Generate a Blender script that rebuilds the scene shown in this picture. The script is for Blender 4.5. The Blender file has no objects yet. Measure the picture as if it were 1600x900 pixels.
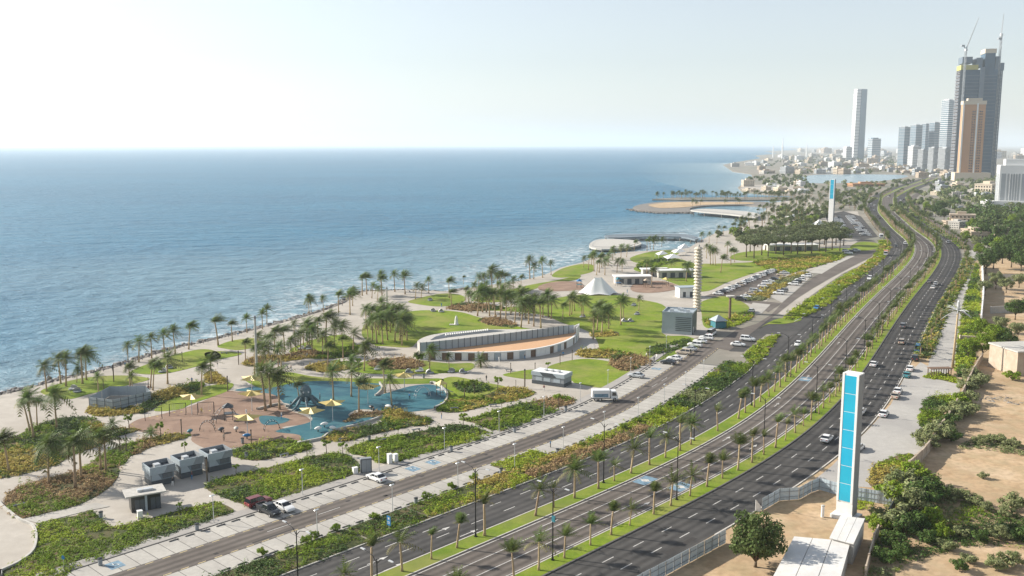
import bpy, bmesh, math, random
import numpy as np
from mathutils import Vector, Matrix
rng = np.random.default_rng(7); random.seed(7)
SC = bpy.context.scene; COL = SC.collection
# ---------------------------------------------------------------- camera, sky, sun, exposure
F, CX, CY, HZ, CAMH = 1500., 800., 450., 226., 62.
PITCH = math.atan((CY - HZ) / F); cp_, sp_ = math.cos(PITCH), math.sin(PITCH)
cd = bpy.data.cameras.new('camera'); cam = bpy.data.objects.new('camera', cd); COL.objects.link(cam)
cd.sensor_width = 36; cd.lens = 36 * F / 1600; cd.clip_end = 200000; cd.clip_start = 1
cam.location = (0, 0, CAMH); cam.rotation_euler = (math.pi / 2 - PITCH, 0, 0); SC.camera = cam
SUN_EL = math.radians(28); SUN_V = Vector((-0.95, 0.31, 0)).normalized()
SUN_AZ = math.atan2(SUN_V.x, SUN_V.y)                     # clockwise from +Y
w = bpy.data.worlds.new('World'); SC.world = w; w.use_nodes = True
nt = w.node_tree; bg = nt.nodes['Background']
sky = nt.nodes.new('ShaderNodeTexSky'); sky.sky_type = 'NISHITA'; sky.sun_disc = False
sky.sun_elevation = SUN_EL; sky.sun_rotation = SUN_AZ
sky.altitude = 0; sky.air_density = 1.1; sky.dust_density = .7; sky.ozone_density = 2.7
hsv = nt.nodes.new('ShaderNodeHueSaturation'); hsv.inputs['Saturation'].default_value = .48
nt.links.new(sky.outputs[0], hsv.inputs['Color']); nt.links.new(hsv.outputs[0], bg.inputs[0]); bg.inputs[1].default_value = 0.096
sl = bpy.data.lights.new('sun', 'SUN'); sun = bpy.data.objects.new('sun', sl); COL.objects.link(sun)
sl.energy = 5.0; sl.angle = math.radians(0.6); sl.color = (1, .935, .84)
sd = Vector((SUN_V.x * math.cos(SUN_EL), SUN_V.y * math.cos(SUN_EL), math.sin(SUN_EL)))
sun.rotation_euler = sd.to_track_quat('Z', 'Y').to_euler()
SC.view_settings.view_transform = 'Standard'; SC.view_settings.look = 'None'
SC.view_settings.exposure = 0.8; SC.view_settings.gamma = 1; SC.view_settings.use_curve_mapping = False
cy = SC.cycles
cy.use_denoising = True; cy.max_bounces = 5; cy.diffuse_bounces = 2; cy.glossy_bounces = 2
cy.transmission_bounces = 3; cy.volume_bounces = 2; cy.transparent_max_bounces = 6
cy.caustics_reflective = False; cy.caustics_refractive = False; cy.sample_clamp_indirect = 4
HAZE_DENSITY = 0.00008
# ---------------------------------------------------------------- place finding: photo survey point -> ground metres
def G(u, v, z=0.):
    a = (u - CX) / F; b = (CY - v) / F
    dx, dy, dz = a, cp_ + b * sp_, -sp_ + b * cp_
    t = (z - CAMH) / dz
    return np.array([dx * t, dy * t])
def Zat(v, y):                                             # height of a point seen in row v at depth y
    b = (CY - v) / F
    return CAMH + y / (cp_ + b * sp_) * (-sp_ + b * cp_)
def Wp(l, z=0.): return np.array([G(u, v, z) for u, v in l])
def V3(p, z=0.): return (float(p[0]), float(p[1]), float(z))
def resample(p, step):
    d = np.r_[0, np.cumsum(np.hypot(*np.diff(p, axis=0).T))]
    n = max(2, int(d[-1] / step) + 1); s = np.linspace(0, d[-1], n)
    return np.c_[np.interp(s, d, p[:, 0]), np.interp(s, d, p[:, 1])]
def smooth(p, k, it=1):
    for _ in range(it):
        q = np.pad(p, ((k, k), (0, 0)), mode='reflect', reflect_type='odd')
        p = np.array([np.convolve(q[:, i], np.ones(2 * k + 1) / (2 * k + 1), 'valid') for i in range(p.shape[1])]).T
    return p
def rounded(p, n=5):                                       # closed Catmull-Rom through world points
    out = []; m = len(p)
    for i in range(m):
        a, b, c, d = p[i - 1], p[i], p[(i + 1) % m], p[(i + 2) % m]
        for k in range(n):
            t = k / n
            out.append(.5 * (2 * b + (c - a) * t + (2 * a - 5 * b + 4 * c - d) * t * t + (3 * b - a - 3 * c + d) * t ** 3))
    return np.array(out)
def inside(pts, poly):
    x, y = pts[:, 0], pts[:, 1]; r = np.zeros(len(pts), bool); j = len(poly) - 1
    for i in range(len(poly)):
        xi, yi = poly[i]; xj, yj = poly[j]
        if yi != yj:
            r ^= ((yi > y) != (yj > y)) & (x < (xj - xi) * (y - yi) / (yj - yi) + xi)
        j = i
    return r
def area(p): return .5 * abs(np.dot(p[:, 0], np.roll(p[:, 1], 1)) - np.dot(p[:, 1], np.roll(p[:, 0], 1)))
# ---------------------------------------------------------------- objects
def tag(o, label=None, cat=None, group=None, kind=None):
    if label: o['label'] = label
    if cat: o['category'] = cat
    if group: o['group'] = group
    if kind: o['kind'] = kind
    return o
def link(name, data, parent=None, loc=None, rz=0):
    o = bpy.data.objects.new(name, data); COL.objects.link(o)
    if parent is not None: o.parent = parent
    if loc is not None: o.location = loc
    if rz: o.rotation_euler = (0, 0, rz)
    return o
def thing(name, label, cat, loc=(0, 0, 0), rz=0, group=None):
    return tag(link(name, None, None, loc, rz), label, cat, group)
def meshdata(name, vs, fs, mats, mi=None, smooth_=False):
    me = bpy.data.meshes.new(name)
    me.from_pydata([tuple(map(float, v)) for v in vs], [], [tuple(f) for f in fs])
    for m in (mats if isinstance(mats, (list, tuple)) else [mats]): me.materials.append(m)
    if mi is not None: me.polygons.foreach_set('material_index', np.asarray(mi, np.int32))
    if smooth_: me.polygons.foreach_set('use_smooth', np.ones(len(me.polygons), bool))
    me.update(); return me
def meshnp(name, V, T, mats, n=3, mi=None):                # fast: V (k,3), T (m,n)
    me = bpy.data.meshes.new(name); m = len(T)
    me.vertices.add(len(V)); me.vertices.foreach_set('co', np.asarray(V, np.float32).ravel())
    me.loops.add(m * n); me.loops.foreach_set('vertex_index', np.asarray(T, np.int32).ravel())
    me.polygons.add(m); me.polygons.foreach_set('loop_start', np.arange(0, m * n, n, dtype=np.int32))
    me.polygons.foreach_set('loop_total', np.full(m, n, np.int32))
    for q in (mats if isinstance(mats, (list, tuple)) else [mats]): me.materials.append(q)
    if mi is not None: me.polygons.foreach_set('material_index', np.asarray(mi, np.int32))
    me.update(calc_edges=True); return me
class MB:
    """collects shapes for ONE mesh"""
    def __init__(s): s.v = []; s.f = []; s.mi = []; s.m = 0
    def add(s, vs, fs):
        b = len(s.v); s.v += [tuple(map(float, x)) for x in vs]
        s.f += [tuple(i + b for i in f) for f in fs]; s.mi += [s.m] * len(fs); return s
    def box(s, x0, x1, y0, y1, z0, z1):
        return s.add([(x0, y0, z0), (x1, y0, z0), (x1, y1, z0), (x0, y1, z0), (x0, y0, z1), (x1, y0, z1), (x1, y1, z1), (x0, y1, z1)],
                     [(3, 2, 1, 0), (4, 5, 6, 7), (0, 1, 5, 4), (1, 2, 6, 5), (2, 3, 7, 6), (3, 0, 4, 7)])
    def prism(s, poly, z0, z1, scale=1., c=None):
        n = len(poly); P = np.asarray(poly, float); c = P.mean(0) if c is None else c
        Q = c + (P - c) * scale
        return s.add([(x, y, z0) for x, y in P] + [(x, y, z1) for x, y in Q],
                     [tuple(range(n - 1, -1, -1)), tuple(range(n, 2 * n))] + [(i, (i + 1) % n, n + (i + 1) % n, n + i) for i in range(n)])
    def tube(s, pts, rad, n=6, cap=True):
        pts = [np.array(p, float) for p in pts]; rad = rad if hasattr(rad, '__len__') else [rad] * len(pts)
        vs = []
        for i, p in enumerate(pts):
            d = pts[min(i + 1, len(pts) - 1)] - pts[max(i - 1, 0)]; d /= np.linalg.norm(d) + 1e-9
            a = np.cross(d, (0, 0, 1) if abs(d[2]) < .9 else (1, 0, 0)); a /= np.linalg.norm(a); b = np.cross(d, a)
            for k in range(n):
                t = 2 * math.pi * k / n; vs.append(p + rad[i] * (math.cos(t) * a + math.sin(t) * b))
        fs = [(i * n + k, i * n + (k + 1) % n, (i + 1) * n + (k + 1) % n, (i + 1) * n + k) for i in range(len(pts) - 1) for k in range(n)]
        if cap: fs += [tuple(range(n - 1, -1, -1)), tuple(range((len(pts) - 1) * n, len(pts) * n))]
        return s.add(vs, fs)
    def lathe(s, prof, n=12, c=(0, 0, 0)):
        vs = [(c[0] + r * math.cos(2 * math.pi * k / n), c[1] + r * math.sin(2 * math.pi * k / n), c[2] + z) for r, z in prof for k in range(n)]
        m = len(prof)
        fs = [(i * n + k, i * n + (k + 1) % n, (i + 1) * n + (k + 1) % n, (i + 1) * n + k) for i in range(m - 1) for k in range(n)]
        return s.add(vs, fs + [tuple(range(n - 1, -1, -1)), tuple(range((m - 1) * n, m * n))])
    def data(s, name, mats, sm=False): return meshdata(name, s.v, s.f, mats, s.mi, sm)
    def obj(s, name, mats, parent=None, loc=None, rz=0, sm=False): return link(name, s.data(name, mats, sm), parent, loc, rz)
def copy_tree(o, parent=None, label=None, loc=None, rz=None, scale=None):
    c = o.copy(); COL.objects.link(c); c.parent = parent
    if label: c['label'] = label
    if loc is not None: c.location = loc
    if rz is not None: c.rotation_euler = (0, 0, rz)
    if scale is not None: c.scale = (scale,) * 3 if not hasattr(scale, '__len__') else scale
    for ch in KIDS.get(o.name, ()): copy_tree(ch, c)
    return c
KIDS = {}
def remember(o):
    """children lists for copy_tree (o.children scans the whole scene)"""
    def rec(x):
        KIDS[x.name] = list(x.children)
        for k in KIDS[x.name]: rec(k)
    rec(o); return o
_ones = 'zeroth first second third fourth fifth sixth seventh eighth ninth tenth eleventh twelfth thirteenth fourteenth fifteenth sixteenth seventeenth eighteenth nineteenth'.split()
_tens = {2: 'twent', 3: 'thirt', 4: 'fort', 5: 'fift', 6: 'sixt', 7: 'sevent', 8: 'eight', 9: 'ninet'}
def nth(n):
    if n < 20: return _ones[n]
    if n >= 100: return 'hundred-and-' + nth(n - 100) if n > 100 else 'hundredth'
    return _tens[n // 10] + ('ieth' if n % 10 == 0 else 'y-' + _ones[n % 10])
# ---------------------------------------------------------------- materials
def newmat(name):
    m = bpy.data.materials.new(name); m.use_nodes = True; n = m.node_tree
    return m, n, n.nodes['Principled BSDF']
def pm(name, cols, scale=1., rough=.8, big=None, bump=0., island=0., objrand=0., metal=0., spec=.3, dist=.0, stretch=None, trans=0., emit=None):
    """procedural colour: noise through a ramp of cols; big=(scale, colour, amount) adds broad patches"""
    m, n, b = newmat(name); L = n.links; N = n.nodes
    geo = N.new('ShaderNodeNewGeometry'); src = geo.outputs['Position']
    if stretch:
        mp = N.new('ShaderNodeMapping'); mp.inputs['Scale'].default_value = stretch[:3]
        if len(stretch) > 3: mp.inputs['Rotation'].default_value = (0, 0, stretch[3])
        L.new(src, mp.inputs[0]); src = mp.outputs[0]
    nz = N.new('ShaderNodeTexNoise'); nz.inputs['Scale'].default_value = scale; nz.inputs['Detail'].default_value = 5
    nz.inputs['Roughness'].default_value = .62; nz.inputs['Distortion'].default_value = dist
    L.new(src, nz.inputs['Vector'])
    r = N.new('ShaderNodeValToRGB'); L.new(nz.outputs[0], r.inputs[0]); e = r.color_ramp.elements
    k = len(cols)
    for i in range(k):
        p = .3 + .4 * i / max(1, k - 1)
        if i == 0: e[0].position = p; q = e[0]
        elif i == 1: e[1].position = p; q = e[1]
        else: q = e.new(p)
        q.color = (*cols[i], 1)
    if k == 1: e[1].color = (*cols[0], 1)
    out = r.outputs[0]
    def mixin(fac, col, blend='MIX'):
        nonlocal out
        x = N.new('ShaderNodeMix'); x.data_type = 'RGBA'; x.blend_type = blend
        if hasattr(fac, 'links'): L.new(fac, x.inputs[0])
        else: x.inputs[0].default_value = fac
        L.new(out, x.inputs[6])
        if hasattr(col, 'links'): L.new(col, x.inputs[7])
        else: x.inputs[7].default_value = (*col, 1)
        out = x.outputs[2]
    if big:
        for sc_, col, am in (big if isinstance(big, list) else [big]):
            n2 = N.new('ShaderNodeTexNoise'); n2.inputs['Scale'].default_value = sc_; n2.inputs['Detail'].default_value = 3
            L.new(src, n2.inputs['Vector'])
            mr = N.new('ShaderNodeMapRange'); mr.inputs[1].default_value = .45; mr.inputs[2].default_value = .65; mr.inputs[4].default_value = am
            L.new(n2.outputs[0], mr.inputs[0]); mixin(mr.outputs[0], col)
    def vary(sock, am):
        nonlocal out
        hs = N.new('ShaderNodeHueSaturation'); L.new(out, hs.inputs['Color'])
        mr = N.new('ShaderNodeMapRange'); mr.inputs[3].default_value = 1 - am; mr.inputs[4].default_value = 1 + am
        L.new(sock, mr.inputs[0]); L.new(mr.outputs[0], hs.inputs['Value'])
        mr2 = N.new('ShaderNodeMapRange'); mr2.inputs[3].default_value = .5 - am * .06; mr2.inputs[4].default_value = .5 + am * .06
        L.new(sock, mr2.inputs[0]); L.new(mr2.outputs[0], hs.inputs['Hue']); out = hs.outputs[0]
    if island: vary(geo.outputs['Random Per Island'], island)
    if objrand:
        oi = N.new('ShaderNodeObjectInfo'); vary(oi.outputs['Random'], objrand)
    L.new(out, b.inputs['Base Color']); b.inputs['Roughness'].default_value = rough
    b.inputs['Metallic'].default_value = metal; b.inputs['Specular IOR Level'].default_value = spec
    if bump:
        bp = N.new('ShaderNodeBump'); bp.inputs['Distance'].default_value = bump; bp.inputs['Strength'].default_value = 1
        L.new(nz.outputs[0], bp.inputs['Height']); L.new(bp.outputs[0], b.inputs['Normal'])
    if trans:
        tr = N.new('ShaderNodeBsdfTranslucent'); L.new(out, tr.inputs[0]); mx = N.new('ShaderNodeMixShader'); mx.inputs[0].default_value = trans
        L.new(b.outputs[0], mx.inputs[1]); L.new(tr.outputs[0], mx.inputs[2]); L.new(mx.outputs[0], N['Material Output'].inputs[0])
    return m
def flat(name, c, rough=.5, metal=0., spec=.5, var=.08, scale=1.5):
    c = np.array(c); return pm(name, [tuple(c * (1 - var)), tuple(np.minimum(1, c * (1 + var)))], scale, rough, metal=metal, spec=spec)
def wear(m):
    n = m.node_tree; N, L = n.nodes, n.links; b = N['Principled BSDF']; src = b.inputs['Base Color'].links[0].from_socket
    at = N.new('ShaderNodeAttribute'); at.attribute_name = 'ro'; geo = N.new('ShaderNodeNewGeometry')
    nz = N.new('ShaderNodeTexNoise'); nz.inputs['Scale'].default_value = .09; nz.inputs['Detail'].default_value = 4; L.new(geo.outputs['Position'], nz.inputs['Vector'])
    a = N.new('ShaderNodeMath'); a.operation = 'MULTIPLY_ADD'; L.new(at.outputs['Fac'], a.inputs[0]); a.inputs[1].default_value = 3.75; L.new(nz.outputs[0], a.inputs[2])
    s = N.new('ShaderNodeMath'); s.operation = 'SINE'; L.new(a.outputs[0], s.inputs[0])
    k = N.new('ShaderNodeMath'); k.operation = 'MULTIPLY'; L.new(s.outputs[0], k.inputs[0]); L.new(nz.outputs[0], k.inputs[1])
    mr = N.new('ShaderNodeMapRange'); mr.inputs[1].default_value = -.5; mr.inputs[2].default_value = .5; mr.inputs[3].default_value = .78; mr.inputs[4].default_value = 1.22; L.new(k.outputs[0], mr.inputs[0])
    hs = N.new('ShaderNodeHueSaturation'); L.new(src, hs.inputs['Color']); L.new(mr.outputs[0], hs.inputs['Value']); L.new(hs.outputs[0], b.inputs['Base Color'])
M = {}
M['sand'] = pm('sand', [(.36, .24, .13), (.49, .345, .205), (.55, .4, .25)], .35, .95, big=[(.03, (.31, .21, .12), .65), (.11, (.58, .45, .31), .5), (.9, (.28, .2, .12), .45), (.25, (.3, .25, .14), .4)], bump=.06)
M['land'] = pm('land', [(.17, .155, .125), (.24, .215, .175), (.33, .30, .25)], .06, .95, big=[(.01, (.13, .145, .09), .7), (.02, (.2, .19, .17), .6)])
M['leafgrove'] = pm('leaf_grove', [(.10, .125, .05), (.16, .18, .085)], .5, .8, island=.35, trans=.3, spec=.2)
M['pave'] = pm('pave', [(.385, .35, .30), (.465, .425, .37)], .5, .8, big=[(.05, (.32, .285, .24), .7), (.35, (.35, .315, .27), .5), (2.5, (.41, .37, .315), .4)])
M['pave2'] = pm('pave_grey', [(.37, .35, .32), (.44, .42, .385)], .6, .8, big=[(.06, (.29, .275, .26), .6), (3., (.3, .29, .27), .3)])
M['bay'] = pm('bay_concrete', [(.38, .36, .32), (.46, .435, .39)], .7, .8, big=[(.12, (.32, .30, .27), .6), (1.7, (.35, .33, .3), .5)], objrand=.06)
M['walk'] = pm('walk_concrete', [(.30, .28, .255), (.36, .34, .31)], .9, .85, big=(.1, (.32, .3, .28), .5))
M['asph'] = pm('asphalt', [(.048, .046, .044), (.066, .063, .06)], .8, .85, big=[(.06, (.085, .08, .075), .7), (.35, (.038, .037, .036), .45)], spec=.2, stretch=(1, 1, 1))
M['asph2'] = pm('asphalt_warm', [(.10, .085, .074), (.13, .112, .097)], .8, .85, big=[(.06, (.155, .135, .118), .6), (.35, (.085, .073, .065), .4)], spec=.2)
wear(M['asph']); wear(M['asph2'])
M['white'] = flat('road_paint', (.5, .485, .455), .8, var=.3, scale=1.5)
M['yellowp'] = flat('road_paint_yellow', (.62, .5, .26), .7, var=.15, scale=4)
M['bluep'] = flat('road_paint_blue', (.15, .24, .31), .8, var=.35, scale=1.2)
M['kerb'] = flat('kerb_concrete', (.5, .47, .42), .85, var=.12)
M['kerbd'] = flat('kerb_dark', (.10, .095, .09), .85, var=.2)
M['grass'] = pm('lawn_grass', [(.13, .195, .008), (.185, .26, .014), (.24, .30, .025)], 1.2, .9, big=[(.05, (.085, .15, .016), .7), (.16, (.25, .27, .05), .6), (.5, (.10, .16, .02), .5), (6., (.09, .14, .014), .5), (.09, (.30, .25, .10), .35)], bump=.04, spec=.15)
M['soil'] = pm('bed_soil', [(.035, .05, .012), (.07, .075, .02)], 1., .95, big=(.15, (.2, .135, .075), .7))
M['terra'] = pm('rubber_terracotta', [(.215, .14, .10), (.265, .175, .125)], .6, .85, big=[(.07, (.19, .12, .085), .8), (.2, (.34, .235, .17), .6), (1.5, (.22, .14, .1), .4)])
M['pool'] = pm('rubber_blue', [(.018, .10, .135), (.03, .135, .165)], .5, .7, big=[(.08, (.02, .08, .12), .8), (.25, (.07, .18, .19), .5), (1.2, (.03, .1, .13), .4)], dist=1.)
M['leafg'] = pm('leaf_green', [(.12, .19, .012), (.19, .27, .022), (.27, .33, .035)], .35, .75, island=.35, trans=.35, spec=.25)
M['leafd'] = pm('leaf_dark', [(.05, .095, .016), (.09, .14, .024)], .5, .7, island=.4, trans=.2, spec=.3)
M['leafo'] = pm('leaf_olive', [(.14, .17, .06), (.22, .245, .10), (.29, .30, .15)], .5, .75, island=.35, trans=.22, spec=.3)
M['leafb'] = pm('leaf_brown', [(.25, .165, .08), (.35, .235, .12), (.43, .31, .16)], .6, .85, island=.35, trans=.2, spec=.2)
M['leafy'] = pm('leaf_gold', [(.34, .27, .06), (.45, .35, .09), (.30, .30, .06)], .5, .8, island=.3, trans=.25, spec=.2)
M['leafl'] = pm('leaf_lime', [(.25, .33, .018), (.33, .40, .03), (.40, .43, .06)], .5, .75, island=.35, trans=.35, spec=.25)
M['frond'] = pm('palm_frond', [(.055, .095, .02), (.10, .15, .03), (.18, .21, .055)], .9, .6, island=.3, objrand=.22, trans=.35, spec=.4)
M['frondy'] = pm('palm_frond_dry', [(.16, .15, .055), (.22, .19, .08)], .9, .7, island=.3, objrand=.2, trans=.2)
M['frondp'] = pm('young_palm_frond', [(.055, .09, .02), (.10, .14, .03), (.19, .2, .06)], .9, .65, island=.3, objrand=.25, trans=.35, spec=.35)
M['trunk'] = pm('palm_trunk', [(.30, .21, .12), (.45, .34, .21)], 2.5, .9, objrand=.15, stretch=(1, 1, 4))
M['bark'] = pm('bark', [(.10, .075, .05), (.17, .13, .09)], 2., .9)
M['pole'] = flat('black_metal', (.02, .02, .022), .45, metal=.6)
M['steel'] = flat('pale_steel', (.55, .56, .56), .4, metal=.3)
M['glassd'] = flat('dark_glass', (.012, .016, .02), .08, spec=.8)
M['tyre'] = flat('rubber', (.015, .015, .015), .8)
M['rim'] = flat('alloy', (.5, .5, .52), .3, metal=.8)
M['lampw'] = flat('lamp_lens', (.85, .85, .82), .15, spec=.8)
M['lampr'] = flat('lamp_red', (.4, .02, .015), .25, spec=.7)
M['conc'] = flat('concrete', (.44, .42, .38), .85, var=.15)
M['whitew'] = flat('white_wall', (.74, .73, .7), .7, var=.06)
M['greyw'] = flat('grey_wall', (.22, .24, .255), .6, var=.08)
M['greyd'] = flat('dark_grey_panel', (.055, .065, .075), .5, var=.15)
M['greyl'] = flat('light_grey_panel', (.33, .38, .41), .5, var=.06)
M['blackp'] = flat('black_panel', (.02, .02, .02), .35, var=.2)
M['beigew'] = pm('beige_wall', [(.40, .32, .24), (.5, .42, .33)], .8, .9, big=(.3, (.34, .27, .2), .5))
M['tin'] = pm('tin_sheet', [(.48, .56, .61), (.58, .65, .69)], .5, .45, metal=.15, objrand=.1, big=(.4, (.36, .42, .46), .5))
M['roofw'] = pm('white_sheet_roof', [(.62, .6, .56), (.74, .72, .68)], .4, .6, big=[(.2, (.5, .5, .5), .6), (1.2, (.55, .52, .47), .4)])
M['orange'] = pm('orange_deck', [(.52, .31, .17), (.58, .36, .21)], .4, .85, big=(.05, (.49, .29, .16), .6))
M['brownd'] = flat('brown_door', (.16, .10, .065), .7, var=.2)
M['yellow'] = flat('yellow_fabric', (.66, .52, .19), .6, var=.08)
M['cyan'] = pm('cyan_panel', [(.015, .36, .54), (.02, .42, .60)], .25, .3, spec=.6, objrand=.06, big=(.8, (.03, .38, .54), .4))
M['cream'] = flat('cream_paint', (.56, .5, .4), .7, var=.1)
M['lagoon'] = pm('lagoon_water', [(.17, .26, .30), (.22, .31, .35)], .02, .25)
M['leafm'] = pm('leaf_muted', [(.07, .105, .03), (.12, .155, .045)], .5, .8, island=.35, trans=.25, spec=.2)
M['canvas'] = flat('white_canvas', (.8, .79, .76), .7, var=.03)
M['tealm'] = flat('teal_paint', (.03, .16, .2), .5)
M['rock'] = pm('rock', [(.12, .11, .10), (.24, .22, .2)], .8, .9, island=.4)
M['skin'] = flat('skin', (.35, .22, .15), .6)
def seamat():
    m, n, b = newmat('sea_water'); N = n.nodes; L = n.links
    geo = N.new('ShaderNodeNewGeometry')
    def noise(scale, st, rot, det, ro=.55):
        mp = N.new('ShaderNodeMapping'); mp.inputs['Scale'].default_value = st; mp.inputs['Rotation'].default_value = (0, 0, rot)
        L.new(geo.outputs['Position'], mp.inputs[0])
        t = N.new('ShaderNodeTexNoise'); t.inputs['Scale'].default_value = scale; t.inputs['Detail'].default_value = det; t.inputs['Roughness'].default_value = ro
        L.new(mp.outputs[0], t.inputs[0]); return t.outputs[0]
    def math_(op, a, b_):
        x = N.new('ShaderNodeMath'); x.operation = op
        for i, q in enumerate((a, b_)):
            if hasattr(q, 'links'): L.new(q, x.inputs[i])
            else: x.inputs[i].default_value = q
        return x.outputs[0]
    chop = noise(.2, (.75, 1.3, 1), .3, 6, .62); swell = noise(.05, (.6, 1.2, 1), .25, 3); big = noise(.004, (.5, 1, 1), .1, 3)
    h = math_('ADD', math_('MULTIPLY', chop, 1.), math_('MULTIPLY', swell, 2.2))
    bp = N.new('ShaderNodeBump'); bp.inputs['Distance'].default_value = 3.2; bp.inputs['Strength'].default_value = 1
    L.new(h, bp.inputs['Height']); L.new(bp.outputs[0], b.inputs['Normal'])
    at = N.new('ShaderNodeAttribute'); at.attribute_name = 'shore'
    r = N.new('ShaderNodeValToRGB'); L.new(big, r.inputs[0]); e = r.color_ramp.elements
    e[0].position = .35; e[0].color = (.003, .11, .205, 1); e[1].position = .65; e[1].color = (.009, .145, .25, 1)
    mx = N.new('ShaderNodeMix'); mx.data_type = 'RGBA'; L.new(math_('MULTIPLY', at.outputs['Fac'], .9), mx.inputs[0]); L.new(r.outputs[0], mx.inputs[6]); mx.inputs[7].default_value = (.19, .29, .33, 1)
    # foam: broken bands parallel to the shore
    fn = noise(.16, (1, 1, 1), 0, 6, .7); fb = noise(.5, (1, 1, 1), 0, 4, .7)
    wv = N.new('ShaderNodeMath'); wv.operation = 'SINE'
    L.new(math_('ADD', math_('MULTIPLY', at.outputs['Fac'], 15.), math_('MULTIPLY', fn, 16.)), wv.inputs[0])
    a2 = math_('POWER', at.outputs['Fac'], 3.)
    f = math_('ADD', math_('MULTIPLY', wv.outputs[0], .32), math_('ADD', math_('MULTIPLY', fb, .9), math_('MULTIPLY', a2, .62)))
    mr = N.new('ShaderNodeMapRange'); mr.inputs[1].default_value = 1.0; mr.inputs[2].default_value = 1.28; L.new(f, mr.inputs[0])
    gate = math_('MULTIPLY', mr.outputs[0], math_('GREATER_THAN', at.outputs['Fac'], .02))
    m2 = N.new('ShaderNodeMix'); m2.data_type = 'RGBA'; L.new(gate, m2.inputs[0]); L.new(mx.outputs[2], m2.inputs[6]); m2.inputs[7].default_value = (.5, .55, .57, 1)
    L.new(m2.outputs[2], b.inputs['Base Color'])
    rr = N.new('ShaderNodeMapRange'); rr.inputs[3].default_value = .28; rr.inputs[4].default_value = .8; L.new(gate, rr.inputs[0]); L.new(rr.outputs[0], b.inputs['Roughness'])
    b.inputs['IOR'].default_value = 1.33; b.inputs['Specular IOR Level'].default_value = .17
    return m
M['sea'] = seamat()
# ================================================================ the boulevard's reference line (left kerb of the palm median)
_Fl = [(640,880),(712,846),(800,806),(960,750),(1028,720),(1110,678),(1160,648),(1210,608),(1240,580),(1280,544),(1320,496),(1360,458),(1400,428),(1420,404),(1422,388),(1418,378),(1396,360),(1370,330),(1374,308),(1404,294),(1449,279),(1470,265)]
_Gl = [(640,898),(736,858),(840,814),(960,766),(1070,714),(1130,682),(1180,652),(1226,614),(1280,556),(1296,538),(1330,508),(1370,470),(1416,414),(1434,394),(1430,376)]
_Hl = [(794,900),(850,872),(960,826),(1040,788),(1140,740),(1172,720),(1220,688),(1280,641),(1340,539),(1386,484),(1420,448),(1448,418),(1458,396),(1456,384)]
_Il = [(840,900),(960,846),(1060,798),(1140,756),(1210,719),(1280,665),(1310,638),(1346,586),(1380,540),(1420,474),(1446,438),(1474,402),(1476,392)]
def _frame(f):
    t = np.gradient(f, axis=0); t /= np.hypot(*t.T)[:, None]; return t, np.c_[t[:, 1], -t[:, 0]]
ref = smooth(resample(Wp(_Fl), 4), 6, 2)
t_, n_ = _frame(ref)
res = []
for poly, off in ((_Gl, 3.6), (_Hl, 14.6), (_Il, 18.1)):
    pw = resample(Wp(poly), 1.); r = np.full(len(ref), np.nan)
    for i in range(len(ref)):
        q = pw - ref[i]; al = q @ t_[i]; k = np.argmin(np.abs(al))
        if abs(al[k]) < 1.5: r[i] = q[k] @ n_[i] - off
    res.append(r)
with np.errstate(all='ignore'):
    import warnings; warnings.simplefilter('ignore'); r = np.nanmean(np.array(res), 0)
r = np.where(np.isnan(r), 0, r); r = smooth(r[:, None], 10, 2)[:, 0] * .8
ref = smooth(ref + n_ * r[:, None], 6, 2)
d0 = ref[0] - ref[4]; d0 /= np.hypot(*d0)                       # carry the line on behind the frame's lower edge
ref = np.vstack([[ref[0] + d0 * k for k in range(60, 0, -4)], ref]); ref = resample(ref, 2.)
REFT, REFN = _frame(ref); S0 = 60.
REFS = np.r_[0, np.cumsum(np.hypot(*np.diff(ref, axis=0).T))] - S0
def R(s, o):
    x = np.interp(s, REFS, ref[:, 0]); y = np.interp(s, REFS, ref[:, 1])
    nx = np.interp(s, REFS, REFN[:, 0]); ny = np.interp(s, REFS, REFN[:, 1])
    return np.array([x + o * nx, y + o * ny])
def SO(p):
    q = p - ref; k = np.argmin((q ** 2).sum(1)); return REFS[k] + q[k] @ REFT[k], q[k] @ REFN[k]
def heading(s):
    k = np.argmin(np.abs(REFS - s)); return math.atan2(REFT[k, 1], REFT[k, 0])
def IO(xs, ys): return lambda s: np.interp(s, xs, ys)
_sx = [-60, 90, 120, 160, 185]
oD, oA, oB, oC = IO(_sx, [-33.8, -33.8, -35.2, -37.4, -38.5]), IO(_sx, [-28.2, -28.3, -29.6, -31, -32]), IO(_sx, [-22.2, -22.2, -23.8, -25, -26]), IO(_sx, [-17, -17, -18, -19, -20])
oE = IO([-60, 150, 185, 230, 265, 700], [-9.8, -9.8, -13, -14, -10.5, -10.5])
K = lambda c: (lambda s: c)
def strip_pts(s0, s1, a, b, step=4.):
    ss = np.linspace(s0, s1, max(2, int((s1 - s0) / step) + 1))
    return [R(s, a(s)) for s in ss], [R(s, b(s)) for s in ss]
def strip(name, s0, s1, a, b, z, mat, label=None, parent=None, step=4.):
    A_, B_ = strip_pts(s0, s1, a, b, step); n = len(A_)
    vs = [V3(p, z) for p in A_] + [V3(p, z) for p in B_]
    fs = [(i, n + i, n + i + 1, i + 1) for i in range(n - 1)]
    me = meshdata(name, vs, fs, mat); at_ = me.attributes.new('ro', 'FLOAT', 'POINT')
    at_.data.foreach_set('value', np.array([0.] * n + [float(np.hypot(*(B_[0] - A_[0])))] * n, np.float32))
    o = link(name, me, parent)
    if parent is None: tag(o, label, None, None, 'structure')
    return o
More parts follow.
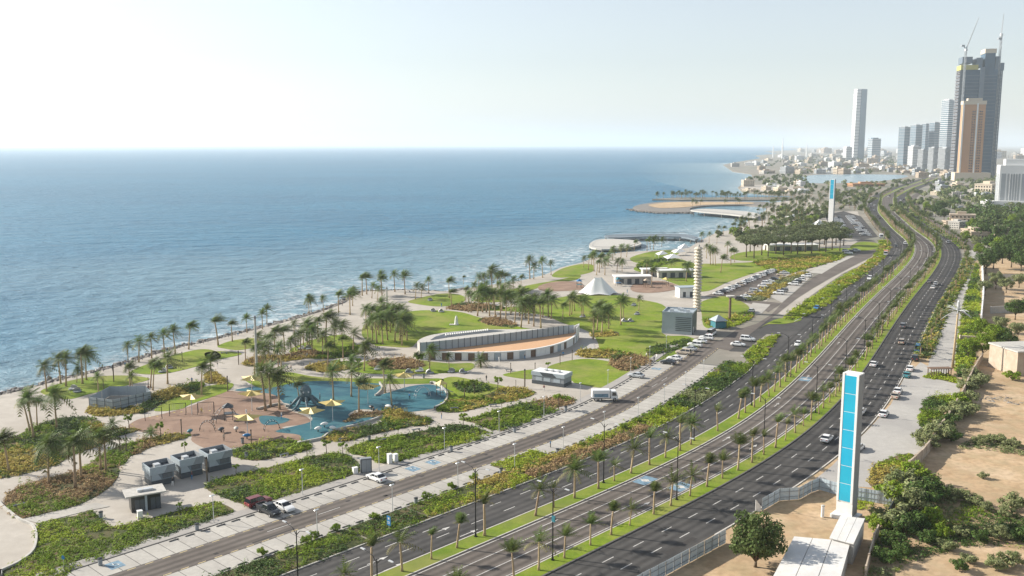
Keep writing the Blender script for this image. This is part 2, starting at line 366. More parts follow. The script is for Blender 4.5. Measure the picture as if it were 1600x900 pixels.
def kerb(name, s0, s1, o_, wd, h, mat, parent=None, label=None):
    A_, B_ = strip_pts(s0, s1, lambda s: o_(s) - wd / 2, lambda s: o_(s) + wd / 2, 4.); n = len(A_); vs = []
    for p, q in zip(A_, B_): vs += [V3(p, -.02), V3(p, h), V3(q, h), V3(q, -.02)]
    fs = [(4 * i + k, 4 * i + k + 1, 4 * i + 5 + k, 4 * i + 4 + k) for i in range(n - 1) for k in range(3)] + [(0, 1, 2, 3), (4 * n - 1, 4 * n - 2, 4 * n - 3, 4 * n - 4)]
    o = link(name, meshdata(name, vs, fs, mat), parent)
    if parent is None: tag(o, label, None, None, 'structure')
    return o
def sheet(name, pts, z, mat, label=None, parent=None, skirt=0.):
    pts = np.asarray(pts); n = len(pts)
    if np.dot(pts[:, 0], np.roll(pts[:, 1], -1)) < np.dot(pts[:, 1], np.roll(pts[:, 0], -1)): pts = pts[::-1]
    vs = [V3(p, z) for p in pts]; fs = [tuple(range(n))]
    if skirt:
        vs += [V3(p, z - skirt) for p in pts]; fs += [(i, n + i, n + (i + 1) % n, (i + 1) % n) for i in range(n)]
    o = link(name, meshdata(name, vs, fs, mat), parent)
    if parent is None: tag(o, label, None, None, 'structure')
    return o
# ================================================================ land and sea
SHORE = [(-420,735),(-200,668),(-60,632),(0,618),(40,609),(72,600),(112,590),(150,582),(192,571),(216,563),(250,552),(290,541),(320,535),(376,521),(432,507),(480,494),(520,481),(540,473),(556,461),(572,455),(640,453),(680,455),(712,456),(732,450),(760,446),(815,438),(850,430),(876,418),(906,411),(925,404),(945,398),(975,394),(1010,392),(1050,390),(1078,386),(1092,378),(1105,370),(1118,364),(1150,357),(1160,350),(1172,345),(1186,339),(1194,331),(1200,324),(1206,317),(1240,313),(1240,306),(1200,304),(1160,300),(1153,293),(1168,281),(1176,278),(1174,272),(1145,268),(1130,257.5),(1145,254),(1189,247),(1180,243),(1215,240),(1195,236.5),(1250,234),(1230,231.5),(1300,229)]
shw = Wp(SHORE)
land_pts = np.vstack([[(-420, -400), (-250, 40)], shw, Wp([(1700, 228.3), (2600, 228.3)]), [(60000, 3000), (60000, -400)]])
sheet('ground', land_pts, 0, M['land'], 'pale dusty coastal ground running to the hazy horizon', skirt=1.6)
sx = 88000
vs = [(-sx, -2800, -1), (sx, -2800, -1), (sx, 88000, -1), (-sx, 88000, -1)]; fs = [(0, 1, 2, 3)]; at = [0.] * 4
def shallows(x0, x1, y0, y1, st, z, line, wx, wy, top):
    """near-shore water cells carrying a 0..1 closeness-to-shore value that fades out to open sea"""
    global vs, fs, at
    X, Y = np.meshgrid(np.arange(x0, x1 + 1, st), np.arange(y0, y1 + 1, st), indexing='ij'); nx, ny = X.shape
    P = np.c_[X.ravel(), Y.ravel()]; q = resample(line, st * .7)
    d = np.concatenate([np.sqrt(((c[:, None] - q[None]) ** 2).sum(2).min(1)) for c in np.array_split(P, 40)])
    val = np.clip(1 - d / np.interp(P[:, 1], wy, wx), 0, 1) * top; b = len(vs); idx = -np.ones(nx * ny, int); A = val.reshape(nx, ny)
    use = (A[:-1, :-1] > 0) | (A[1:, :-1] > 0) | (A[1:, 1:] > 0) | (A[:-1, 1:] > 0)
    for i, j in zip(*np.nonzero(use)):
        f = []
        for ii, jj in ((i, j), (i + 1, j), (i + 1, j + 1), (i, j + 1)):
            k = ii * ny + jj
            if idx[k] < 0: idx[k] = len(vs); vs.append((float(X[ii, jj]), float(Y[ii, jj]), z)); at.append(float(val[k]))
            f.append(int(idx[k]))
        fs.append(tuple(f))
coast = np.vstack([[(-250, 40)], shw[:46]])
shallows(-320, 560, 40, 1200, 7., -.98, coast, [45, 50, 70, 170, 260, 240, 120, 120], [0, 230, 300, 400, 480, 640, 860, 1300], 1.)
shallows(250, 1400, 1200, 3400, 26., -.975, shw[44:56], [160, 220, 300], [1200, 1800, 3400], .9)
me = meshdata('sea', vs, fs, M['sea']); a_ = me.attributes.new('shore', 'FLOAT', 'POINT'); a_.data.foreach_set('value', np.array(at, np.float32))
tag(link('sea', me), 'blue rippled sea reaching the hazy horizon', None, None, 'structure')
# sand peninsula, causeway, piers and the inland lagoon
pen = rounded(Wp([(989,324),(1011,318),(1057,315),(1170,315.2),(1203,317),(1203,324),(1181,322),(1155,320.6),(1100,322),(1078,326),(1082,331),(1055,332),(1028,331),(1000,328.5)]), 4)
sheet('terrain', pen, .3, M['rock'], 'rock armoured sand spit curving into the sea', skirt=1.6)
sheet('beach', rounded(Wp([(1013,321),(1030,318.4),(1060,316.4),(1165,316.6),(1176,319),(1150,319.6),(1100,321),(1070,324.5),(1030,325.5)]), 4), .5, M['sand'], 'tan beach sand on the curved spit')
sheet('causeway', Wp([(1019,311.6),(1060,309),(1242,308),(1242,312.4),(1060,312.6)]), .4, M['land'], 'low palm lined causeway beyond the sand spit', skirt=1.6)
lagoon = Wp([(1238,282),(1262,274.5),(1300,272.5),(1400,273),(1418,276),(1385,282),(1340,285),(1290,286.5),(1250,285.5)])
sheet('water', rounded(lagoon, 3), .05, M['lagoon'], 'calm pale blue inland lagoon')
sheet('beach', Wp([(1156,294),(1166,290),(1200,288),(1262,287),(1262,303),(1200,303.5),(1163,299.5)]), .06, M['pave'], 'bright pale paved headland by the lagoon mouth')
# ---------------------------------------------------------------- paved park, sand lots, pavements
pk = np.vstack([shw[1:36], Wp([(1140,380),(1220,380),(1330,372),(1345,380),(1300,412),(1262,424),(1204,464),(1170,500)]), [R(s, oD(s) - 1.) for s in np.arange(176, -60, -8.)], [(-160, 60)]])
sheet('pavement', pk, .03, M['pave'], 'pale beige paving of the seaside park')
sheet('pavement', np.vstack([Wp([(1090,378),(1118,364),(1150,357),(1194,331),(1206,317),(1262,310),(1300,330),(1340,330),(1352,372),(1330,378),(1220,386),(1140,386)])]), .02, M['pave'], 'pale paving of the farther seafront gardens')
lot = np.vstack([[R(s, 27.9) for s in np.arange(-60, 420, 10.)], Wp([(1540,400),(1610,395),(1720,395),(1900,520)]), [(330, 60), (60, 60)]])
sheet('sand_lot', lot, .015, M['sand'], 'bare orange sand of the vacant plots')
plot2 = Wp([(1270,752),(1300,728),(1334,694),(1360,668),(1392,632),(1412,592),(1438,566),(1450,572),(1470,590),(1500,600),(1500,612),(1488,622),(1472,617),(1446,626),(1436,650),(1440,668),(1454,678),(1440,704),(1428,712),(1404,712),(1366,726),(1357,750),(1362,762),(1330,760)])
sheet('pavement', plot2, .04, M['pave2'], 'grey block paved forecourt beside the boulevard')
sheet('path', Wp([(1462,538),(1496,444),(1514,392),(1526,390),(1516,436),(1505,480),(1496,530),(1494,566),(1474,592),(1450,574),(1452,560)]), .05, M['pave2'], 'long grey footpath behind the roadside hedge')
def pxsheet(name, px, z, mat, label, sm=0): return sheet(name, rounded(Wp(px), sm) if sm else Wp(px), z, mat, label)
# ---------------------------------------------------------------- roads
SE = 1860.
strip('road', -60, SE, K(-9.9), K(.1), .02, M['asph'], 'dark grey carriageway of three lanes beside the planted strip')
strip('road', 150, 290, lambda s: oE(s) - .3, K(-9.7), .016, M['asph'], 'widened slip lane of the carriageway near the junction')
strip('road', -60, SE, K(3.5), K(14.7), .022, M['asph2'], 'warm grey middle carriageway between the two grass medians')
strip('road', -60, SE, K(18.), K(28.3), .024, M['asph'], 'dark asphalt carriageway beside the vacant plots')
strip('service_road', -60, 186, oA, oB, .045, M['asph2'], 'grey service road between the parking bays')
pxsheet('road', [(1140,549),(1162,550),(1180,536),(1198,522),(1222,523),(1228,518),(1256,499),(1236,500),(1222,497),(1204,496),(1180,510),(1150,516),(1130,535)], .012, M['asph'], 'asphalt junction linking service road and boulevard')
pxsheet('service_road', [(1110,542),(1150,516),(1182,506),(1205,492),(1222,474),(1250,450),(1272,432),(1300,418),(1336,398),(1344,390),(1336,380),(1345,374),(1365,376),(1378,386),(1362,401),(1330,417),(1300,433),(1272,449),(1244,467),(1216,489),(1200,500),(1180,516),(1140,548)], .05, M['asph2'], 'farther grey service road past the junction')
pxsheet('sidewalk', [(1216,490),(1244,468),(1272,450),(1300,434),(1330,418),(1360,403),(1376,390),(1386,392),(1350,412),(1316,428),(1290,446),(1262,466),(1240,488),(1226,494)], .06, M['pave'], 'pale footway beside the farther service road')
pxsheet('parking_lot', [(1100,463),(1140,450),(1180,433),(1204,421),(1230,424),(1216,436),(1192,452),(1168,468),(1222,474),(1200,488),(1180,476),(1150,471)], .055, M['asph2'], 'asphalt parking lot behind the farther hedge')
pxsheet('parking_lot', [(1288,336),(1318,330),(1345,338),(1372,370),(1350,374),(1310,372),(1296,352)], .06, M['asph'], 'crowded asphalt car park near the distant pylon')
strip('road', 500, 1300, K(33), K(40), .03, M['asph2'], 'side street beyond the boulevard trees')
# medians: grass with kerbs
def grassstrip(name, s0, s1, a, b, label):
    g = strip(name, s0, s1, K(a), K(b), .13, M['grass'], label); return g
ml = grassstrip('median_lawn', -60, SE, .15, 3.45, 'narrow grass median nearer the service road')
kerb('kerb', -60, SE, K(.08), .2, .15, M['kerb'], ml); kerb('kerb', -60, SE, K(3.52), .2, .15, M['kerb'], ml)
mr_ = grassstrip('median_lawn', -60, SE, 14.85, 17.95, 'narrow grass median nearer the vacant plots')
kerb('kerb', -60, SE, K(14.78), .2, .15, M['kerb'], mr_); kerb('kerb', -60, SE, K(18.03), .3, .17, M['kerbd'], mr_)
# kerbs of the planted strip and of the park walkway
sw = strip('sidewalk', -60, 178, lambda s: oD(s) - 2.6, lambda s: oD(s) - .1, .13, M['walk'], 'grey concrete walkway along the parking bays')
kerb('kerb', -60, 178, lambda s: oD(s) - .1, .22, .15, M['kerbd'], sw)  # kerb coloured dark, painting the shadow line along the bays
kb = kerb('kerb', -60, 166, lambda s: oE(s) - .12, .22, .15, M['kerb'], None, 'pale kerb of the planted strip beside the carriageway')
kb = kerb('kerb', 232, 520, lambda s: oE(s) - .12, .22, .15, M['kerb'], None, 'pale kerb beyond the junction beside the carriageway')
kb = kerb('kerb', 40, 470, K(28.5), .25, .15, M['kerb'], None, 'pale kerb between the dark carriageway and the footpath')
# parking bays: each bay a slab
def bays(s0, s1, a, b, pitch, label, skip=()):
    base = strip('parking_strip', s0, s1, a, b, .04, M['kerbd'], label); n = int((s1 - s0) / pitch)
    for i in range(n):
        x0, x1 = s0 + i * pitch + .07, s0 + (i + 1) * pitch - .07
        if any(q0 < x0 < q1 for q0, q1 in skip): continue
        c = R((x0 + x1) / 2, (a(x0) + b(x0)) / 2)
        P = [R(x0, a(x0) + .08), R(x1, a(x1) + .08), R(x1, b(x1) - .05), R(x0, b(x0) - .05)]
        mb = MB(); mb.prism([p - c for p in P], -.02, .075); mb.obj('bay', M['bay'], base, V3(c, 0))
    return base
bays(-58, 176, oD, oA, 2.75, 'pale concrete parking bays on the park side of the service road')
bays(-58, 152, oB, oC, 2.75, 'pale concrete parking bays on the boulevard side of the service road')
pxsheet('parking_strip', [(1204,464),(1232,446),(1256,430),(1271,429),(1250,449),(1222,473)], .07, M['bay'], 'pale parking bays of the farther service road')
pxsheet('parking_strip', [(1262,426),(1290,412),(1310,402),(1336,400),(1310,412),(1284,428)], .075, M['bay'], 'most distant pale parking bays by the trees')
pxsheet('parking_strip', [(1168,486),(1176,473),(1204,476),(1190,490),(1160,494)], .075, M['bay'], 'small pale parking bays by the junction')
# wheel stops
ws = MB(); ws.prism([(-.85, -.1), (.85, -.1), (.85, .1), (-.85, .1)], 0, .14, .85); wsd = ws.data('wheel_stop', M['kerbd'])
for s0, s1, o_, lb, gp in ((-20, 172, lambda s: oD(s) + .75, 'black wheel stop from the near end of the park side row', 'wheel stops by the park'),
                           (-20, 150, lambda s: oC(s) - .6, 'black wheel stop from the near end of the planted strip row', 'wheel stops by the planted strip')):
    s = s0; wn = 0
    while s < s1:
        if not (o_(s) < -30 and (26 < s < 33 or 96 < s < 108)) and not (o_(s) > -30 and 40 < s < 52):
            p = R(s, o_(s)); tag(link('wheel_stop', wsd, None, V3(p, .076), heading(s)), '%s %s' % (nth(wn + 1), lb), 'wheel stop', gp); wn += 1
        s += 2.75
# ---------------------------------------------------------------- painted markings
def dashes(name, lst, z, mat, label):
    """lst: (s0, s1, offset fn, dash, period, width)"""
    V, Fc = [], []
    for s0, s1, o_, dl, per, wd in lst:
        s = s0
        while s < s1:
            e = min(s + dl, s1); m = max(1, int((e - s) / 5)); b = len(V)
            for k in range(m + 1):
                q = s + (e - s) * k / m; V += [V3(R(q, o_(q) - wd / 2), z), V3(R(q, o_(q) + wd / 2), z)]
            Fc += [(b + 2 * k, b + 2 * k + 1, b + 2 * k + 3, b + 2 * k + 2) for k in range(m)]
            s += per
    return tag(link(name, meshdata(name, V, Fc, mat)), label, None, None, 'structure')
c_ = lambda x: K(x)
dashes('lane_marking', [(-30, 620, K(-6.7), 2.8, 7.8, .16), (-30, 620, K(-3.4), 2.8, 7.8, .16), (-27, 620, K(21.5), 2.8, 7.8, .16), (-27, 620, K(24.9), 2.8, 7.8, .16)], .036, M['white'], 'broken white lane lines of the two outer carriageways')
dashes('lane_marking', [(-60, 900, K(4.15), 9e9, 9e9, .16), (-60, 900, K(14.1), 9e9, 9e9, .16), (-60, 900, K(7.4), 9e9, 9e9, .15), (-60, 900, K(10.9), 9e9, 9e9, .16)], .036, M['white'], 'solid white lines of the middle carriageway')
dashes('lane_marking', [(-30, 176, lambda s: oA(s) + .25, 1.3, 2.75, .16), (-30, 176, lambda s: oB(s) - .25, 1.3, 2.75, .16)], .062, M['yellowp'], 'broken pale yellow edge lines of the service road')
dashes('lane_marking', [(s, s + 6, lambda s: (oA(s) + oB(s)) / 2, 4.5, 99, .15) for s in (-8, 2, 118, 126)] + [(120, 620, K(28), 1., 3., .14)], .062, M['white'], 'short white centre and edge dashes')
def arrow(s, o_, z=.045, rev=False, label='white straight arrow painted on the middle carriageway'):
    p = R(s, o_); h = heading(s) + (math.pi if rev else 0); mb = MB()
    mb.add([(-2, -.09, 0), (.6, -.09, 0), (.6, .09, 0), (-2, .09, 0), (.6, -.42, 0), (2.1, 0, 0), (.6, .42, 0)], [(0, 1, 2, 3), (4, 5, 6)])
    tag(mb.obj('road_arrow', M['white'], None, V3(p, z), h), label, None, None, 'structure')
for s, o_ in ((26, 5.8), (43, 12.6), (86, 5.8), (118, 5.8), (150, 5.8), (200, 5.8), (84, 12.6), (128, 12.6)): arrow(s, o_)
for u, v in ((689, 829), (733, 833), (590, 876), (616, 886)):
    s, o_ = SO(G(u, v)); arrow(s, o_, .045, False, 'white arrow painted on the left carriageway near the palms')
def box_mark(s, o_, l, w_, label):
    P = [R(s, o_ - w_ / 2), R(s + l, o_ - w_ / 2), R(s + l, o_ + w_ / 2), R(s, o_ + w_ / 2)]
    o = sheet('painted_box', P, .04, M['bluep'], label); c = R(s + l / 2, o_)
    mb = MB(); mb.prism([(.75 * math.cos(a), .75 * math.sin(a)) for a in np.linspace(0, 6.28, 13)[:-1]], .001, .004); mb.box(-.15, .15, -1.4, 1.4, .001, .005)
    mb.obj('symbol', M['white'], o, V3(c, .041), heading(s))
for u, v, lb in ((1012, 752, 'pale blue painted lane box nearer the grass median'), (1074, 764, 'pale blue painted lane box beside the lamp post'), (1254, 592, 'small pale blue painted lane box farther up the boulevard')):
    s, o_ = SO(G(u, v)); box_mark(s - 2.2, 5.8 if o_ < 9 else 12.5, 4.5, 2.8, lb)
def dis(u, v, label):
    s, _ = SO(G(u, v)); o_ = (oD(s) + oA(s)) / 2
    P = [R(s - 1.1, o_ - 1.3), R(s + 1.1, o_ - 1.3), R(s + 1.1, o_ + 1.3), R(s - 1.1, o_ + 1.3)]
    o = sheet('accessible_bay_mark', P, .082, M['bluep'], label); c = R(s, o_); mb = MB()
    mb.tube([(.45 * math.cos(a), .45 * math.sin(a) - .15, 0) for a in np.linspace(-2.6, 1.6, 9)], .05, 4); mb.tube([(-.1, .1, 0), (-.1, .75, 0)], .06, 4); mb.tube([(-.1, .35, 0), (.35, .3, 0), (.6, -.3, 0)], .05, 4)
    mb.obj('symbol', M['white'], o, V3(c, .084), heading(s))
for u, v, lb in ((188, 889, 'blue accessible parking mark at the near end of the service road'), (648, 734, 'first blue accessible parking mark near the dark cabinet'), (680, 724, 'second blue accessible parking mark near the dark cabinet'), (1014, 575, 'blue accessible parking mark by the silver car')): dis(u, v, lb)

# repair patches and covers worn into the carriageways
rp = random.Random(3)
M['patch'] = pm('asphalt_patch', [(.045, .042, .04), (.06, .055, .05)], 1.5, .9, objrand=.35)
for k in range(70):
    s = rp.uniform(-30, 330); lane = rp.choice([(-9, -1), (4.5, 13.5), (19, 27), (-28, -23)]); o_ = rp.uniform(*lane) if lane[0] > -20 else rp.uniform(oA(s) + .8, oB(s) - .8)
    L_, w_ = rp.uniform(1.5, 9), rp.uniform(.35, 1.5)
    if lane[0] < -20 and s > 170: continue
    if k % 3 == 0: L_ = w_ = .7
    sheet('road_patch', [R(s, o_ - w_ / 2), R(s + L_, o_ - w_ / 2), R(s + L_, o_ + w_ / 2), R(s, o_ + w_ / 2)], .03 if lane[0] > -20 else .052, M['patch'], 'darker repair patch in the asphalt')
# ================================================================ lawns, playground floors, planting beds
LAWNS = [
 ([(64,614),(80,604),(130,591),(190,587),(234,592),(200,602),(140,616),(104,624)], 'seafront lawn with loungers nearest the grey enclosure'),
 ([(206,581),(240,566),(300,548),(330,547),(345,558),(310,572),(250,585)], 'seafront lawn beside the row of palms'),
 ([(320,552),(345,549),(378,553),(350,560),(328,562)], 'small lawn at the edge of the wide plaza'),
 ([(340,541),(365,532),(400,529),(404,540),(376,547),(352,545)], 'shore lawn under two palms'),
 ([(240,641),(285,615),(312,606),(362,599),(354,612),(300,631),(280,640)], 'lawn above the terracotta playground'),
 ([(455,545),(500,528),(540,524),(556,540),(545,553),(500,561),(462,556)], 'lawn inside the palm plaza'),
 ([(380,590),(400,587),(450,582),(505,590),(640,592),(690,592),(680,599),(600,600),(530,596),(470,597),(416,607),(392,600)], 'lawn ribbon along the blue playground'),
 ([(553,574),(575,564),(640,562),(700,568),(738,568),(733,579),(680,584),(602,585),(560,582)], 'oval lawn with pods in front of the curved pavilion'),
 ([(565,522),(580,500),(640,487),(680,485),(720,488),(752,497),(800,508),(830,514),(860,513),(880,510),(840,520),(790,522),(700,526),(655,534),(640,543),(600,541),(585,539)], 'large bright lawn behind the curved pavilion'),
 ([(735,484),(760,481),(820,478),(870,466),(905,461),(960,461),(1000,468),(1040,480),(1034,520),(1075,526),(1098,540),(1060,552),(1022,566),(985,560),(955,558),(928,560),(936,545),(930,528),(915,516),(880,505),(850,493),(800,487)], 'wide lawn between pavilion and grey block'),
 ([(640,470),(690,459),(722,462),(724,472),(690,479),(650,475)], 'small shore lawn by the water'),
 ([(740,470),(780,458),(825,446),(870,438),(905,430),(900,437),(850,447),(815,460),(780,472)], 'grass verge curving towards the tent'),
 ([(862,431),(878,420),(906,413),(926,414),(926,424),(905,430),(880,434)], 'little lawn on the shore headland'),
 ([(985,403),(1020,393),(1062,392),(1044,404),(1000,411)], 'curved green verge by the first pier'),
 ([(990,421),(1010,411),(1060,405),(1090,412),(1170,410),(1250,403),(1244,420),(1200,421),(1140,440),(1098,456),(1050,442),(1020,430)], 'broad lawn between promenade and parking lot'),
 ([(1092,474),(1130,463),(1165,475),(1170,490),(1140,499),(1120,512),(1100,510),(1096,488)], 'lawn beneath the ringed sculpture tower'),
 ([(855,575),(900,562),(940,563),(985,574),(1002,580),(970,592),(944,606),(900,599),(892,594)], 'bright lawn behind the small grey kiosk'),
 ([(787,585),(834,578),(832,592),(802,590)], 'lawn wedge beside the small grey kiosk'),
 ([(688,594),(710,589),(752,597),(792,606),(762,618),(702,625),(697,610),(680,601)], 'lawn beside the round end of the blue playground'),
 ([(1186,514),(1210,500),(1244,494),(1252,500),(1228,506),(1200,507)], 'grass island at the junction'),
 ([(1328,386),(1345,378),(1370,380),(1372,388),(1345,392)], 'round grass island at the far turning'),
 ([(1140,402),(1180,392),(1330,388),(1320,400),(1250,403),(1170,408)], 'grass under the flat topped tree grove'),
]
for px, lb in LAWNS: sheet('lawn', rounded(Wp(px), 5), .09, M['grass'], lb, skirt=.1)
pxsheet('playground_floor', [(200,668),(215,656),(250,648),(300,634),(352,612),(372,612),(420,612),(440,628),(450,640),(480,652),(482,662),(440,668),(478,678),(470,690),(416,696),(364,700),(326,702),(300,690),(296,680),(250,680),(225,676)], .06, M['terra'], 'terracotta rubber playground floor', 4)
BLUE = pxsheet('playground_floor', [(366,610),(400,604),(450,597),(500,592),(560,597),(592,599),(596,606),(586,618),(606,614),(640,604),(672,601),(692,608),(698,620),(690,634),(664,641),(625,645),(600,642),(560,640),(545,650),(592,646),(595,652),(560,664),(530,672),(504,686),(472,692),(468,680),(430,674),(484,660),(482,648),(452,638),(430,618),(400,613)], .075, M['pool'], 'dark blue rubber playground floor with wavy outline', 4)
pxsheet('playground_floor', [(405,652),(420,650),(452,655),(440,662),(412,664)], .09, M['pool'], 'small blue patch in the terracotta floor', 4)
pxsheet('playground_floor', [(985,450),(1000,440),(1040,440),(1062,450),(1030,457),(995,457)], .1, M['terra'], 'terracotta play area behind the white tent', 3)
pxsheet('playground_floor', [(842,447),(870,440),(908,442),(906,453),(850,455)], .1, M['terra'], 'brown play area beside the white tent', 3)
pxsheet('path', [(898,512),(912,516),(926,530),(929,545),(920,556),(900,558),(905,545),(908,532),(903,522)], .1, M['pave2'], 'curved grey ramp around the pavilion tip', 3)
def lownoise(p, sc):
    x, y = p[:, 0] * sc, p[:, 1] * sc
    return .5 + .25 * (np.sin(x * 1.3 + 1.7 * np.sin(y * .9)) + np.sin(y * 1.7 - 1.1 * np.sin(x * 1.1 + 2)))
LEAF = {'g': 'leafg', 'd': 'leafd', 'b': 'leafb', 'y': 'leafy', 'l': 'leafl', 'o': 'leafo'}
TRI = [0]
def leaves(C, size, spread_dir=None, up=.35):
    """one small pointed quad (2 tris) per centre C, random facing"""
    n = len(C); d = rng.normal(size=(n, 3)); d[:, 2] = np.abs(d[:, 2]) * .8 + up
    if spread_dir is not None: d = d * .6 + spread_dir
    d /= np.linalg.norm(d, axis=1)[:, None]
    r = rng.normal(size=(n, 3)); a = np.cross(d, r); a /= np.linalg.norm(a, axis=1)[:, None]; b = np.cross(d, a)
    s = (size * rng.uniform(.6, 1.35, n))[:, None] if np.ndim(size) == 0 else (size * rng.uniform(.6, 1.35, n))[:, None]
    V = np.stack([C - a * s * .9, C - b * s * .42, C + a * s * .9, C + b * s * .42], 1).reshape(-1, 3)
    T = np.arange(4 * n).reshape(n, 4); TRI[0] += 2 * n
    return V, T
def fill(poly, dens):
    lo, hi = poly.min(0), poly.max(0); n = int((hi - lo).prod() * dens)
    p = lo + rng.random((n, 2)) * (hi - lo); return p[inside(p, poly)]
def plants(name, poly, kinds, h, label, dens=1., edge=None, z0=.12, patch=.12):
    """low shrubs or grasses over one bed as a single uncountable mass; kinds: letters, chosen patch by patch"""
    cy_ = poly[:, 1].mean(); sz = float(np.clip(cy_ / 620, .26, 1.1)); bush = max(.55, sz * 1.5)
    p = fill(poly, dens * 1.15 / bush ** 2)
    if len(p) < 3: return
    k = np.clip((lownoise(p + rng.normal(size=p.shape) * 1.2, patch) * 1.3 - .15) * len(kinds), 0, len(kinds) - .01).astype(int)
    hh = .62 * h * (.35 + .9 * lownoise(p, .55)) * rng.uniform(.6, 1.3, len(p)); L = 15; keep = lownoise(p + 31, .33) + rng.uniform(-.25, .25, len(p)) > .2; p, k, hh = p[keep], k[keep], hh[keep]
    mats = [M[LEAF[c]] for c in kinds]; big_ = rng.random(len(p)) < .13; hh = np.where(big_, hh * 2.1 + .25, hh * .8); p = p + rng.normal(size=p.shape) * .22
    D = rng.normal(size=(len(p), L, 3)); D /= np.linalg.norm(D, axis=2)[:, :, None]; D[:, :, 2] = np.abs(D[:, :, 2])
    rad = bush * rng.uniform(.55, 1.1, len(p)) * np.where(big_, .85, 1.)
    C = np.concatenate([np.repeat(p[:, None], L, 1), np.zeros((len(p), L, 1))], 2)
    C[:, :, :2] += D[:, :, :2] * rad[:, None, None]; C[:, :, 2] = z0 + D[:, :, 2] * hh[:, None] * rng.uniform(.75, 1, (len(p), L))
    V, T = leaves(C.reshape(-1, 3), sz * .72, D.reshape(-1, 3) * .45 + np.array([0, 0, .55]), .3)
    return tag(link(name, meshnp(name, V, T, mats, 4, np.repeat(k, L))), label, None, None, 'stuff')
def bed(px, kinds, h, label, dens=1., sm=4, world=None, patch=.12, soil='soil'):
    poly = world if world is not None else (rounded(Wp(px), sm) if sm else Wp(px))
    sheet('planting_bed', poly, .11, M[soil], 'soil of the bed: ' + label, skirt=.12)
    plants('shrubbery', poly, kinds, h, label, dens, patch=patch)
